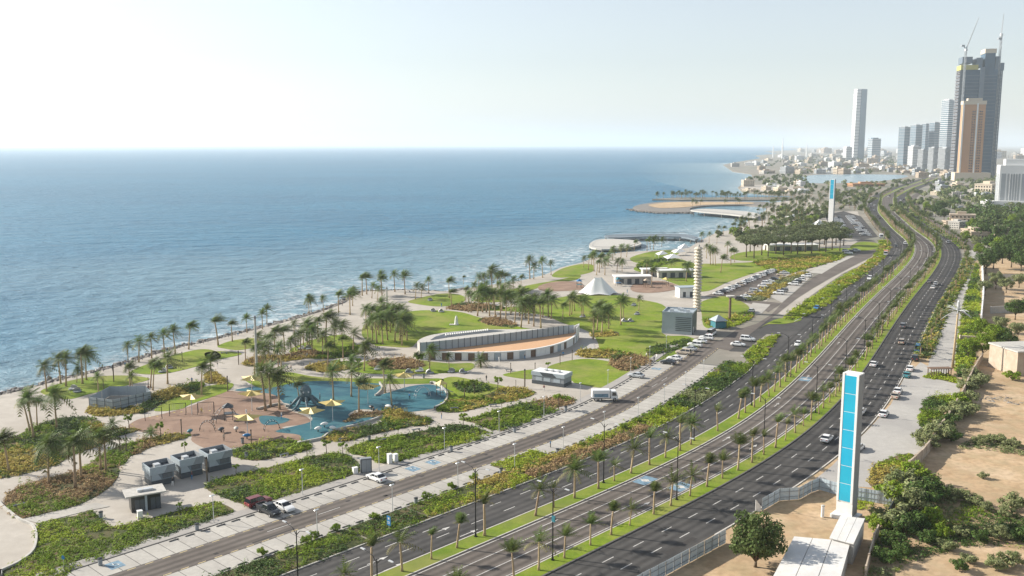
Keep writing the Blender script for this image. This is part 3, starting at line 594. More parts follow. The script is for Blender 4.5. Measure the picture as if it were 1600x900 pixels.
BEDS = [
 ([(4,893),(54,864),(60,820),(120,806),(140,798),(160,812),(182,823),(280,798),(322,788),(338,785),(366,800),(320,816),(240,844),(170,870),(112,892),(90,908),(30,908)], 'dgglgd', .8, 'low green shrub bed at the near corner of the park'),
 ([(8,780),(20,766),(60,752),(104,740),(135,735),(180,728),(184,746),(160,770),(120,790),(80,800),(32,810),(12,798)], 'bbgbb', 1.1, 'rust brown shrub mound beside the round plaza'),
 ([(124,737),(150,718),(180,700),(214,690),(226,696),(205,712),(188,728),(150,733)], 'glg', .8, 'green strip rising from the brown mound'),
 ([(214,690),(240,684),(262,678),(296,680),(280,688),(240,698),(206,712)], 'bgyb', .8, 'reddish hedge along the terracotta playground'),
 ([(-30,742),(-10,700),(14,688),(56,666),(90,656),(128,652),(156,658),(166,668),(218,671),(180,684),(152,698),(112,712),(90,726),(50,738),(0,748)], 'ygdgy', .9, 'golden and green grass mound at the seaward edge'),
 ([(135,641),(150,634),(215,636),(222,645),(160,651),(140,647)], 'yy', .8, 'golden grass bed in front of the grey enclosure'),
 ([(215,641),(235,618),(270,606),(312,597),(314,608),(262,626),(228,645)], 'ydg', 1.2, 'tall hedge behind the grey enclosure'),
 ([(330,580),(318,597),(345,601),(356,598)], 'ydy', .9, 'golden bed under the plaza palm'),
 ([(380,568),(400,558),(440,556),(470,549),(497,550),(498,557),(460,563),(410,571),(388,573)], 'ybyb', .9, 'golden and rust bed on the palm plaza'),
 ([(497,553),(530,548),(556,540),(572,540),(566,552),(530,560),(500,560)], 'dgd', 1., 'dark hedge by the plaza lawn'),
 ([(478,575),(510,565),(560,568),(552,576),(512,582),(490,580)], 'gyd', .9, 'mixed bed behind the blue playground'),
 ([(575,568),(600,561),(640,561),(664,572),(630,577),(590,576)], 'bbd', 1.5, 'dark rust hedge before the curved pavilion'),
 ([(320,758),(420,731),(448,724),(520,708),(556,720),(562,732),(562,738),(460,773),(394,790),(384,790)], 'glgdg', .9, 'green shrub bed beside the parked cars'),
 ([(364,704),(416,690),(470,690),(486,698),(480,704),(436,714),(400,720),(366,714)], 'gdlg', 1., 'green bed below the terracotta playground'),
 ([(504,686),(530,674),(590,663),(600,652),(596,642),(620,640),(640,648),(674,657),(664,665),(640,667),(580,680),(540,690)], 'gydgy', 1., 'golden green bed between playground and path'),
 ([(540,660),(552,648),(585,644),(604,644),(600,650),(565,654)], 'bb', .6, 'rust planter on the blue playground'),
 ([(542,704),(580,688),(640,678),(706,664),(728,666),(770,680),(700,700),(640,718),(600,725),(570,714)], 'dgglg', .9, 'green shrub bed with a bench beside the path'),
 ([(716,655),(744,652),(780,640),(840,626),(880,620),(898,630),(840,654),(782,674),(740,661)], 'gdgb', .9, 'green bed with rust tip near the white truck'),
 ([(682,638),(700,627),(752,619),(790,606),(820,608),(834,615),(820,622),(764,634),(720,644),(692,644)], 'lgyg', .6, 'low grass bed at the round playground end'),
 ([(712,598),(750,600),(770,608),(740,614),(716,610)], 'dgl', 1.2, 'bushy clump beside the round playground end'),
 ([(952,566),(962,556),(990,556),(1014,562),(1012,570),(985,580),(962,576)], 'bdb', 1.5, 'rust brown hedge near the silver car'),
 ([(902,552),(915,546),(960,548),(990,554),(960,560),(910,558)], 'ygy', .8, 'yellow bed beside the pavilion ramp'),
 ([(1012,545),(1040,538),(1076,530),(1072,540),(1040,552),(1016,556)], 'dgd', .9, 'hedge before the grey block'),
 ([(925,523),(960,518),(966,524),(930,527)], 'yy', .8, 'yellow planting by the small palms'),
 ([(748,500),(775,497),(806,507),(800,512),(765,508)], 'bdg', 1., 'rust and green clump on the large lawn'),
 ([(700,482),(720,474),(760,476),(790,482),(760,486),(725,486)], 'bdg', .8, 'low bed along the lawn path'),
 ([(1000,412),(1040,404),(1060,407),(1030,416),(1004,424)], 'dgg', 1., 'dark bed by the far promenade'),
 ([(1180,408),(1230,404),(1305,398),(1316,404),(1262,420),(1226,428),(1196,420)], 'ylgy', 1., 'golden meadow bed beside the farther parking'),
 ([(1100,500),(1136,498),(1166,486),(1176,494),(1158,506),(1120,514)], 'lyg', .9, 'yellow green bed before the junction'),
 ([(1165,468),(1190,452),(1216,438),(1250,426),(1262,426),(1232,444),(1204,462),(1192,470)], 'oyo', 1.2, 'pale hedge between parking lot and service road'),
 ([(1226,496),(1262,470),(1300,444),(1330,424),(1346,422),(1340,434),(1318,452),(1296,474),(1252,497)], 'lgl', .9, 'bright green strip beyond the junction'),
 ([(1362,761),(1358,748),(1367,727),(1404,712),(1426,710),(1424,726),(1394,768)], 'ylg', .7, 'yellow green planting behind the tin hoarding'),
 ([(1436,660),(1446,627),(1472,619),(1487,622),(1460,668),(1454,676),(1440,668)], 'lgd', 1.3, 'round clipped bushes on the grey forecourt'),
 ([(1494,556),(1506,480),(1517,436),(1527,412),(1531,470),(1522,560),(1502,590)], 'lgd', 1.3, 'bright green growth between footpath and wall'),
 ([(1446,590),(1460,582),(1500,594),(1498,600),(1470,594)], 'gl', .5, 'short planting at the head of the forecourt'),
]
for px, kn, h, lb in BEDS: bed(px, kn, h, lb)
# planted strip between service road and boulevard, and the hedge beside the footpath
def sbed(s0, s1, a, b, kinds, h, label, patch=.12, dens=1.):
    A_, B_ = strip_pts(s0, s1, a, b, 5.); bed(None, kinds, h, label, dens, world=np.array(A_ + B_[::-1]), patch=patch)
sC, sE = (lambda s: oC(s) + .3), (lambda s: oE(s) - .35)
sbed(-58, 1, sC, sE, 'dgd', 1., 'dark green shrubs at the near end of the planted strip')
sbed(1.6, 14, sC, sE, 'dgd', 1., 'green shrubs and bare earth beside the blue sign')
sbed(14.4, 40, sC, sE, 'gylg', 1.1, 'yellow green shrubs of the planted strip before the gap')
sbed(40, 53, lambda s: -21.5, sC, 'll', .4, 'bright low grass notch in the parking row')
sbed(40.4, 84, sC, lambda s: oC(s) + 3.3, 'lgyl', .9, 'yellow green front row of the planted strip')
sbed(40.4, 84, lambda s: oC(s) + 3.4, sE, 'bbbg', 1.3, 'long rust brown hedge beside the carriageway')
sbed(84.5, 104, sC, sE, 'lgg', .7, 'bright green shrubs midway along the planted strip')
sbed(104.5, 122, sC, sE, 'gdo', 1., 'green and straw shrubs midway along the planted strip')
sbed(122.5, 138, sC, sE, 'dg', .9, 'green shrubs near the far end of the planted strip')
sbed(138.5, 158, sC, sE, 'gdl', .9, 'shrubs of the planted strip before the junction')
bed([(1162,556),(1180,540),(1200,526),(1218,524),(1206,541),(1190,563),(1176,572)], 'glg', .9, 'last green tip of the planted strip at the junction', 1., 0)
HS = SO(G(1443, 560))[0]
sbed(HS, 470, K(28.9), IO([118, 160, 300, 470], [31.2, 33, 33.5, 34]), 'gyod', 1.6, 'ragged hedge between dark carriageway and footpath', .25)
sbed(520, 900, K(28.9), K(32.5), 'god', 2., 'distant hedge beside the dark carriageway', .2)
sbed(330, 560, lambda s: -16.5, lambda s: -10.8, 'lgy', 1., 'green verge of the farther carriageway', .2)
# ================================================================ palms
def frond(V, T, mi, c, az, el, L, droop, wind, wd, m, K_=9):
    d = np.array([math.cos(az) * math.cos(el), math.sin(az) * math.cos(el), math.sin(el)])
    s = np.linspace(0.08, 1, K_ + 1)
    P = c + d * (s * L)[:, None] + np.array([wind[0], wind[1], 0]) * ((s ** 2) * L)[:, None]
    P[:, 2] -= droop * L * s ** 2.2
    t = np.gradient(P, axis=0); t /= np.linalg.norm(t, axis=1)[:, None]
    side = np.cross(t, (0, 0, 1)); side /= np.linalg.norm(side, axis=1)[:, None] + 1e-6
    w_ = wd * np.sin(np.pi * np.clip(s * .88 + .1, 0, 1)) ** .7
    for i in range(K_):
        for sg in (-1, 1):
            b = len(V); tip = P[i] + side[i] * sg * w_[i] + t[i] * w_[i] * .75 - np.array([0, 0, w_[i] * .45])
            V += [P[i], P[i + 1] * .62 + P[i] * .38, tip]; T.append((b, b + 1, b + 2)); mi.append(m)
    b = len(V); u = np.cross(side, t) * .035
    V += [P[0] - side[0] * .05, P[0] + side[0] * .05, P[-1]]; T.append((b, b + 1, b + 2)); mi.append(m)
def crown_mesh(name, seed, n, L, el0, el1, wind, wd, mats, dry=3, droop=(.25, .7), z=0.):
    r = random.Random(seed); V, T, mi = [], [], []; c = np.array([0, 0, z])
    for k in range(n):
        f = (k + .5) / n; el = el1 + (el0 - el1) * f ** .9 + r.uniform(-.12, .12)
        az = k * 2.4 + r.uniform(-.3, .3); dr = droop[0] + (droop[1] - droop[0]) * f + r.uniform(-.1, .1)
        frond(V, T, mi, c, az, el, L * r.uniform(.78, 1.1), dr, wind, wd * r.uniform(.8, 1.15), 1 if k >= n - dry else 0)
    return meshnp(name, np.array(V), np.array(T), mats, 3, mi)
def trunk_mesh(name, h, r0, r1, bend=0., seed=0):
    mb = MB(); n = 7; pts, rad = [], []
    for i in range(n):
        f = i / (n - 1); pts.append((bend * f ** 1.6, .3 * bend * f * f, h * f)); rad.append((r0 + (r1 - r0) * f) * (1.35 if i == 0 else 1.))
    mb.tube(pts, rad, 7); me = mb.data(name, M['trunk'], True); return me
def palm_proto(name, h, tm, cm, bend):
    root = link(name, None); tag(root, 'palm', 'palm tree')
    link('trunk', tm, root); link('crown', cm, root, (bend, .3 * bend, h)); return remember(root)
SEAP, BLVP, BUSHP = [], [], []
for i in range(9):
    bend = random.uniform(-.4, .6); th = 6.3 + (i % 4 - 1.5) * .3
    SEAP.append(palm_proto('palm_tree', th, trunk_mesh('palm_trunk', th, .2, .13, bend), crown_mesh('palm_crown', i, [34, 26, 38, 30, 22][i % 5], 2.9 * [1, 1.1, .9][i % 3], [-.15, -.45, .15][i % 3], 1.5, (.3 + .1 * (i % 3), -.06), [.95, .8, 1.05][(i + 1) % 3], [M['frond'], M['frondy']], 2 + i % 5, (.08 + .06 * (i % 3), .35 + .15 * (i % 4))), bend))
for i in range(9):
    bend = random.uniform(-.22, .25); th = 3.9 + (i % 4 - 1.5) * .25
    BLVP.append(palm_proto('young_palm', th, trunk_mesh('young_palm_trunk', th, .16, .12, bend), crown_mesh('young_palm_crown', 40 + i, [22, 14, 26, 18][i % 4], 2.5 * [1, .85, 1.12][i % 3], [.45, .9, .1][i % 3], 1.52, (.15 + .12 * (i % 2), -.04), [.6, .45, .7][(i + i // 3) % 3], [M['frondp'], M['frondy']], 2 + i % 3, (.04, .25 + .2 * (i % 3))), bend))
for i in range(2):
    BUSHP.append(palm_proto('date_palm', 1.6, trunk_mesh('date_palm_trunk', 1.6, .24, .2, 0), crown_mesh('date_palm_crown', 80 + i, 34, 2.6, -.5, 1.4, (.15, 0), .5, [M['frond'], M['frondy']], 4), 0))
used = set()
PALM_TOTAL = {'s': 8.9, 'b': 6.1, 'd': 4.2}
def put_palm(kind, p, h, label, group, k=None):
    protos = {'s': SEAP, 'b': BLVP, 'd': BUSHP}[kind]; k = random.randrange(len(protos)) if k is None else k
    pr = protos[k]; s = h / PALM_TOTAL[kind]; rz = random.uniform(-.5, .5)
    if pr.name not in used:
        used.add(pr.name); o = pr; o.location = V3(p, .05); o.scale = (s,) * 3; o['label'] = label
    else: o = copy_tree(pr, None, label, V3(p, .05), rz, s)
    o.rotation_euler = (random.gauss(0, .035), random.gauss(.02, .035), rz); o['group'] = group; return o
ZONES = {
 ('seafront promenade row', 's'): [(73,612,556),(95,600,548),(103,604,546),(129,600,538),(135,594,540),(120,598,574),(154,618,582),(200,564,534),(217,566,520),(237,560,517),(257,558,512),(274,554,508),(295,546,500),(204,612,564),(208,618,578),(235,606,558),(239,610,562),(262,600,548),(315,618,568),(341,540,493),(363,534,497),(386,520,490),(410,514,480),(417,506,477)],
 ('golden mound at the seaward edge', 's'): [(47,676,612),(53,686,616),(58,664,618),(89,670,610),(14,738,664),(76,759,682),(118,763,676),(127,748,672),(157,734,665),(166,738,668),(-2,738,676)],
 ('plaza behind the playground', 's'): [(331,598,553),(384,564,530),(398,586,536),(411,564,520),(420,560,516),(418,590,524),(435,574,538),(440,580,536),(455,560,526),(462,548,520),(460,524,500),(480,542,494),(483,540,504),(474,540,506),(497,534,492),(509,540,488),(525,526,494),(522,542,500),(512,580,530),(534,534,502),(552,550,508),(569,580,534),(549,606,556),(429,556,512),(470,552,512),(445,550,508),(404,552,514),(488,552,512),(504,556,510),(536,560,522)],
 ('blue playground', 's'): [(521,628,566),(415,642,572),(423,636,570),(437,640,575),(549,620,566),(561,644,585),(602,614,560),(612,634,582),(468,632,590)],
 ('shore point beyond the plaza', 's'): [(483,490,461),(486,488,463),(506,488,461),(529,488,452),(547,492,446),(551,478,448),(566,462,425),(573,460,425),(581,466,437),(596,454,424),(597,462,430),(590,470,446),(617,456,425),(633,460,424),(649,468,437),(658,466,442),(670,458,434),(702,466,433),(705,480,448),(724,444,430),(728,474,446),(736,488,454)],
 ('grove on the large lawn', 's'): [(575,532,496),(582,534,494),(589,536,492),(598,538,492),(606,532,488),(617,534,490),(625,532,486),(628,540,494),(592,524,480),(582,520,478),(610,520,474),(620,520,478),(632,524,480),(590,516,470),(604,516,472),(614,512,470),(572,514,476),(598,508,466),(624,510,470),(636,532,490)],
 ('row behind the curved pavilion', 's'): [(754,488,448),(765,494,452),(774,496,452),(782,498,454),(790,500,458),(804,508,460),(814,512,466),(826,506,460),(834,510,462),(845,514,464),(848,496,456),(857,496,456),(861,498,458),(821,498,458),(836,494,454),(760,488,446),(746,494,452),(732,488,452),(812,494,454),(798,492,452),(770,484,446),(784,486,446)],
 ('shore cluster before the tent', 's'): [(748,456,423),(757,454,424),(769,456,419),(777,450,421),(782,454,422),(789,452,422),(761,460,438),(779,462,438),(792,466,438),(802,454,430),(814,452,428),(812,464,444),(828,436,404),(834,436,410),(848,434,405),(861,430,408),(742,466,440),(752,470,444)],
 ('headland behind the tent', 's'): [(912,418,398),(919,422,398),(928,424,394),(936,426,392),(945,430,398),(950,416,394),(957,406,384),(970,404,382),(979,402,380),(991,392,374),(964,426,402),(972,424,404),(924,414,392),(940,418,394),(932,430,402)],
 ('lawn around the tent', 's'): [(879,500,468),(890,494,460),(893,492,460),(909,494,460),(911,496,460),(933,516,474),(951,514,474),(927,530,478),(970,508,462),(974,500,462),(928,512,470),(940,522,480),(1011,436,404),(1018,448,416),(1050,430,404),(1072,440,412),(1066,432,410),(898,486,456),(998,486,462)],
 ('far lawn by the parking lot', 's'): [(1110,414,386),(1114,414,388),(1118,415,386),(1126,426,396),(1142,414,386),(1148,410,386),(1096,378,360),(1108,380,362),(1120,382,366),(1122,366,352),(1130,368,354),(1011,392,370),(1016,390,370),(1021,390,370),(1034,386,370),(1136,400,376),(1104,404,380)],
}
for (zone, kd), lst in ZONES.items():
    lst = sorted(lst, key=lambda q: -q[1])
    for i, (u, v, vt) in enumerate(lst):
        p = G(u, v); h = max(3., Zat(vt, p[1]))
        put_palm(kd, p, h * 1.1 * random.uniform(.92, 1.1), '%s palm from the near end of the %s' % (nth(i + 1), zone), 'palms of the ' + zone)
for i, (u, v, vt) in enumerate([(671,578,536),(702,580,550),(650,578,545)]): put_palm('s', G(u, v), max(3, Zat(vt, G(u, v)[1])), '%s slender palm before the curved pavilion from the playground side' % nth(i + 1), 'palms before the pavilion')
for i, (u, v, vt, lb) in enumerate([(751,573,544,'bushy date palm against the curved pavilion front'),(176,674,645,'squat date palm at the golden mound tip'),(236,686,659,'squat date palm on the reddish hedge')]): put_palm('d', G(u, v), Zat(vt, G(u, v)[1]), lb, 'date palms', i % 2)
# boulevard palms: two medians, planted every 5.7 m; the nearest as individuals, the far ones as one mass
FARP = []
for o_, nm in ((1.9, 'grass median nearer the service road'), (16.4, 'grass median nearer the vacant plots')):
    for i in range(150):
        s = -14 + i * 5.75 + random.uniform(-.5, .5) + (2.4 if o_ > 9 else 0)
        p = R(s, o_ + random.uniform(-.25, .25)); h = random.uniform(6.6, 8.8) if o_ < 9 else random.uniform(5.9, 7.8)
        if random.random() < .07: continue
        if random.random() < .12: h *= .72
        if i < 44: put_palm('b', p, h, '%s young palm from the near end of the %s' % (nth(i + 1), nm), 'young palms on the ' + nm)
        else: FARP.append((p, h, 'b'))
for s in np.arange(HS, 520, 9.): FARP.append((R(s, 31 + random.uniform(-.7, .7)), random.uniform(4.5, 7), 'b'))
for s in np.arange(520, 1250, 11.):
    for o_ in (1.9, 16.4, 30, -12): FARP.append((R(s + random.uniform(-3, 3), o_), random.uniform(6, 8), 'b'))
def mass(name, lst, label, extra=()):
    """far plants that merge into one mass"""
    Vs, Ts, ms, nb = [], [], [], 0
    for p, h, kd in lst:
        pr = random.choice({'s': SEAP, 'b': BLVP}[kd]); s = h / PALM_TOTAL[kd]
        for ch in KIDS[pr.name]:
            me = ch.data; v = np.zeros(len(me.vertices) * 3, np.float32); me.vertices.foreach_get('co', v); v = v.reshape(-1, 3) + np.array(ch.location)
            me.calc_loop_triangles(); t = np.zeros(len(me.loop_triangles) * 3, np.int32); me.loop_triangles.foreach_get('vertices', t); t = t.reshape(-1, 3)
            Vs.append(v * s + np.array([p[0], p[1], .05])); Ts.append(t + nb); nb += len(v); ms.append(np.full(len(t), 0 if 'trunk' in ch.name else 1, np.int32))
    T = np.vstack(Ts); TRI[0] += len(T)
    return tag(link(name, meshnp(name, np.vstack(Vs), T, [M['trunk'], M['frond']], 3, np.concatenate(ms))), label, None, None, 'stuff')
for px, n in (([(1019,311.5),(1060,309),(1242,308.5),(1242,311.5),(1060,312)], 90), ([(1100,374),(1206,322),(1262,314),(1296,330),(1296,362),(1160,368)], 110), ([(1062,325),(1160,318.6),(1165,321)], 8), ([(1240,306),(1300,300),(1350,306),(1340,332),(1300,332)], 60)):
    pl = Wp(px); q = fill(pl, 1.3 * n / area(pl))[:n]
    FARP += [(x, random.uniform(7, 10.5), 's') for x in q]
mass('far_palms', FARP, 'distant palms along boulevard, causeway and far seafront merging into one mass')
# ================================================================ broadleaf trees and bushes
def leafcloud(seed, blobs, nper, size):
    """blobs: (x, y, z, rx, rz)"""
    r = np.random.default_rng(seed); Cs, Ds = [], []
    for x, y, z, rx, rz in blobs:
        d = r.normal(size=(nper, 3)); d /= np.linalg.norm(d, axis=1)[:, None]; rr = r.uniform(.55, 1.05, nper)[:, None]
        Cs.append(np.array([x, y, z]) + d * rr * np.array([rx, rx, rz])); Ds.append(d)
    return leaves(np.vstack(Cs), size, np.vstack(Ds) * .9, .15)
def tree_mesh(kind, seed):
    """returns trunk MB and crown mesh for a tree about H metres tall"""
    r = random.Random(seed); mb = MB(); blobs = []
    if kind == 'flat': H_, cr, cz, cth, nb, nper, sz = 7.5, 3.6, 6., 1.1, 18, 60, .34
    elif kind == 'round': H_, cr, cz, cth, nb, nper, sz = 8.5, 3.6, 4.9, 3.3, 24, 120, .33
    elif kind == 'dome': H_, cr, cz, cth, nb, nper, sz = 8.6, 3.7, 4.3, 4.1, 46, 130, .3
    elif kind == 'small': H_, cr, cz, cth, nb, nper, sz = 3.2, 1., 2.4, .8, 7, 60, .2
    elif kind == 'bush': H_, cr, cz, cth, nb, nper, sz = 3., 1.7, 1.3, 1.2, 16, 100, .2
    fork = cz - cth * (.8 if kind != 'bush' else 1.0)
    mb.tube([(0, 0, -.1), (.05, 0, fork * .5), (0, .05, fork)], [H_ * .032, H_ * .024, H_ * .02], 7)
    for k in range(nb):
        a = k * 2.4 + r.uniform(-.4, .4); f = math.sqrt((k + .5) / nb); rad = cr * f * r.uniform(.75, 1.05)
        x, y = rad * math.cos(a), rad * math.sin(a); z = cz + cth * (r.uniform(-.75, .8) * (1 - .55 * f * f) + .12)
        b = cr * r.uniform(.26, .42); blobs.append((x, y, z, b, b * (.62 if kind == 'flat' else .85)))
        if k % 3 == 0 or kind == 'flat': mb.tube([(0, 0, fork * .8), (x * .45, y * .45, (fork + z) / 2), (x * .9, y * .9, z)], [H_ * .014, H_ * .009, .02], 5)
    V, T = leafcloud(seed, blobs, nper, sz); return mb, V, T, H_
PROTO = {}
def tree_proto(name, kind, seed, mat):
    mb, V, T, H_ = tree_mesh(kind, seed); root = link(name, None); tag(root, 'tree', 'bush' if kind == 'bush' else 'tree')
    mb.obj('trunk' if kind != 'bush' else 'stem', M['bark'], root, sm=True); link('crown' if kind != 'bush' else 'foliage', meshnp(name + '_crown', V, T, M[mat], 4), root)
    remember(root); return [root, H_, False]
for key, nm, kd, mt in (('flat', 'umbrella_tree', 'flat', 'leafgrove'), ('dark', 'dark_tree', 'round', 'leafd'), ('green', 'green_tree', 'round', 'leafg'), ('olive', 'olive_tree', 'round', 'leafo'), ('small', 'small_tree', 'small', 'leafg'), ('dome', 'dome_tree', 'dome', 'leafm'), ('bushg', 'green_bush', 'bush', 'leafg'), ('busho', 'olive_bush', 'bush', 'leafo'), ('bushd', 'dark_bush', 'bush', 'leafd')):
    PROTO[key] = [tree_proto(nm, kd, 100 + 7 * len(PROTO) + j, mt) for j in range(1 if key == 'dome' else 2)]
def put_tree(key, p, h, label, group=None, wide=1.):
    pr = random.choice(PROTO[key]); s = h / pr[1]; rz = random.uniform(0, 6.28)
    if not pr[2]:
        pr[2] = True; o = pr[0]; o.location = V3(p, .05); o.rotation_euler = (0, 0, rz); o.scale = (s * wide, s * wide, s); o['label'] = label
    else: o = copy_tree(pr[0], None, label, V3(p, .05), rz, (s * wide, s * wide, s))
    if group: o['group'] = group
    return o
# small round trees of the park
for i, (u, v, h, w_) in enumerate([(202,671,3.6,'beside the golden mound tip'),(251,683,3.4,'on the reddish hedge'),(289,708,2.4,'at the playground corner'),(480,716,3.2,'by the bench path'),(510,710,3.2,'first of two at the path fork'),(536,713,3.2,'second of two at the path fork'),(741,616,4.2,'tall one on the round playground lawn'),(726,622,4.6,'dark one on the round playground lawn'),(778,612,4.2,'on the low grass bed'),(784,642,3,'at the edge of the path bend'),(724,664,3,'where two paths cross'),(668,668,2.6,'at the golden bed tip'),(622,682,2.4,'beside the park bench'),(873,640,4.2,'near the white truck'),(281,801,1.9,'in the planter by the black kiosk'),(369,742,2.2,'behind the grey kiosks'),(414,706,2.4,'on the bed below the playground'),(560,575,3,'on the oval lawn edge'),(655,578,5,'broad one before the pavilion'),(856,578,2.4,'beside the small grey kiosk'),(895,722,1.6,'clipped one in the planted strip')]):
    put_tree('small', G(u, v), h, 'small leafy tree ' + w_, 'small park trees')
for i, (u, v) in enumerate([(410,868),(478,848),(492,842),(525,830),(586,812),(666,780),(706,764),(740,750),(974,670),(996,660),(1030,648),(1048,634),(1068,624),(1086,612)]):
    put_tree('bushg', G(u, v), 1.5, '%s clipped round bush from the near end of the planted strip' % nth(i + 1), 'clipped bushes of the planted strip')
# grove of umbrella trees
gi = 0
for u, v in [(1166,402),(1178,404),(1190,399),(1200,401),(1212,397),(1224,399),(1236,396),(1246,397),(1258,394),(1268,396),(1280,393),(1290,394),(1300,391),(1312,392),(1172,394),(1196,391),(1220,388),(1244,386),(1266,385),(1288,383),(1306,383),(1184,386),(1208,381),(1232,379),(1256,377),(1278,375),(1300,374),(1318,384)]:
    gi += 1; put_tree('flat', G(u, v), random.uniform(10.5, 12.5), '%s umbrella tree counted through the grove from its near edge' % nth(gi), 'umbrella trees of the grove', 1.05)
# the big tree by the hoarding
put_tree('dome', G(1180, 886), 8.8, 'big dense round tree on the sand beside the white shed', None, 1.)
# trees beyond the wall
TR = [(1540,428,'dark',11),(1552,420,'dark',12),(1566,412,'dark',13),(1580,418,'dark',12),(1595,424,'dark',11),(1560,402,'green',11),(1578,398,'dark',12),(1594,402,'dark',13),(1545,392,'dark',10),(1530,402,'green',8),(1556,452,'olive',8),(1538,462,'olive',7),(1572,458,'olive',7),(1592,450,'olive',7),(1586,500,'dark',8),(1562,520,'olive',6),(1548,548,'green',8),(1535,560,'green',7),(1530,530,'green',7),(1560,545,'dark',8),(1590,530,'olive',6),(1574,552,'dark',7),(1512,560,'green',6),(1525,388,'olive',8),(1510,380,'green',8),(1540,372,'dark',10),(1560,376,'dark',11),(1585,372,'dark',11),(1600,380,'dark',11),(1520,360,'green',9),(1490,352,'green',9),(1475,344,'dark',10),(1462,338,'dark',10),(1470,332,'dark',12),(1500,340,'olive',9),(1555,352,'dark',10),(1535,356,'olive',9),(1580,356,'green',10),(1598,352,'dark',10),(1448,330,'green',9),(1608,500,'dark',9),(1610,420,'dark',12)]
for i, (u, v, kd, h) in enumerate(sorted(TR, key=lambda q: -q[1])):
    put_tree(kd, G(u, v), h, '%s tree from the near end of the wooded plots beyond the footpath wall' % nth(i + 1), 'trees of the wooded plots')
# bushes along the wall and the thicket on the near plot
BW = [(1458,690,'busho',4.2),(1470,680,'busho',4.),(1448,700,'busho',3.8),(1480,668,'bushd',3.6),(1490,655,'busho',4.2),(1500,650,'busho',4.4),(1496,636,'bushg',3.8),(1508,630,'busho',4.),(1510,612,'busho',3.8),(1522,604,'busho',4.),(1518,590,'busho',3.4),(1528,600,'busho',3.6),(1486,690,'bushd',3.2),(1512,646,'busho',3.4)]
for i, (u, v, kd, h) in enumerate(BW): put_tree(kd, G(u, v), h, '%s grey green bush along the beige wall from its near end' % nth(i + 1), 'bushes along the wall', 1.2)
BT = [(1410,770,'busho',5),(1425,762,'bushg',5.2),(1440,768,'busho',4.6),(1404,790,'bushg',5),(1420,800,'busho',5.2),(1436,792,'bushd',5),(1450,780,'bushd',4.4),(1384,818,'busho',3.6),(1372,828,'bushg',3),(1396,830,'busho',3.8),(1412,836,'bushd',3.6),(1432,828,'bushd',3.6),(1452,822,'bushg',3.4),(1470,840,'bushg',2.4),(1448,850,'bushd',2.6),(1396,856,'bushd',3),(1384,880,'bushd',2.8),(1410,868,'bushd',2.2),(1488,782,'busho',2.6),(1510,784,'busho',2.4),(1526,790,'busho',2),(1474,772,'busho',2.4),(1540,798,'busho',1.9),(1586,798,'busho',3.4),(1572,806,'busho',2),(1560,842,'busho',2.8),(1576,836,'bushd',2.4),(1500,838,'busho',2),(1530,846,'bushd',2.2),(1480,860,'busho',2.2),(1596,846,'bushd',2.6),(1556,890,'busho',2.4),(1580,884,'busho',2.6),(1500,892,'bushd',2.),(1514,880,'busho',1.8),(1530,694,'busho',2.2),(1546,690,'busho',2.),(1560,692,'busho',2.2),(1574,696,'busho',2.4),(1588,700,'busho',1.9),(1582,594,'bushg',3.2),(1536,748,'busho',1.4)]
for i, (u, v, kd, h) in enumerate(sorted(BT, key=lambda q: -q[1])): put_tree(kd, G(u, v), h, '%s bush from the near edge of the scrub on the sandy plot' % nth(i + 1), 'scrub bushes of the sandy plot', 1.15)
plants('undergrowth', rounded(Wp([(1385,800),(1400,772),(1440,762),(1490,774),(1540,796),(1610,812),(1625,860),(1560,852),(1500,856),(1470,866),(1420,880),(1380,905),(1350,915),(1362,860)]), 4), 'dgog', .7, 'weedy undergrowth of the near sandy plot', .8)
plants('undergrowth', rounded(Wp([(1500,700),(1520,688),(1560,688),(1610,704),(1600,712),(1540,704)]), 4), 'od', .6, 'dry weeds across the sandy plot', .6)
plants('weeds', rounded(Wp([(1328,786),(1350,783),(1366,790),(1340,797)]), 3), 'gl', .5, 'green weeds inside the tin hoarding')
# far greenery as one mass
def far_green(px, n, h0, h1, mats, label):
    pl = Wp(px); p = fill(pl, 1.6 * n / area(pl))[:n]; blobs = []
    for q in p:
        h = random.uniform(h0, h1); blobs += [(q[0] + random.uniform(-2, 2), q[1] + random.uniform(-2, 2), h * f, h * random.uniform(.35, .6), h * .32) for f in (.4, .68)]
    V, T = leafcloud(5, blobs, 55, 1.25)
    mi = np.repeat(rng.integers(0, len(mats), len(p)), 110)
    tag(link('far_trees', meshnp('far_trees', V, T, [M[m] for m in mats], 4, mi)), label, None, None, 'stuff')
far_green([(1100,372),(1150,360),(1206,330),(1300,325),(1300,360),(1330,368),(1320,378),(1160,384)], 90, 3, 6.5, ['leafm', 'leafg', 'leafo'], 'mixed dark greenery of the farther seafront gardens')
far_green([(1300,298),(1360,296),(1374,306),(1360,324),(1348,330),(1310,330)], 60, 3, 6, ['leafm', 'leafo'], 'greenery between far car park and lagoon')
far_green([(1180,290),(1300,287),(1420,284),(1440,282),(1420,290),(1390,296),(1300,297),(1262,300)], 60, 4, 7, ['leafm', 'leafo'], 'line of trees beside the inland lagoon')
far_green([(1190,272),(1260,262),(1400,258),(1480,262),(1560,275),(1610,280),(1610,292),(1500,286),(1440,276),(1400,272),(1260,272)], 300, 4, 8, ['leafm', 'leafo'], 'hazy city trees beyond the lagoon')
far_green([(1180,262),(1230,248),(1300,244),(1480,246),(1480,258),(1300,260)], 300, 5, 9, ['leafm'], 'faint tree belt near the horizon')
far_green([(1425,300),(1480,292),(1550,300),(1548,326),(1500,332),(1440,322)], 90, 4, 9, ['leafm', 'leafd', 'leafo'], 'dark trees around the construction site')
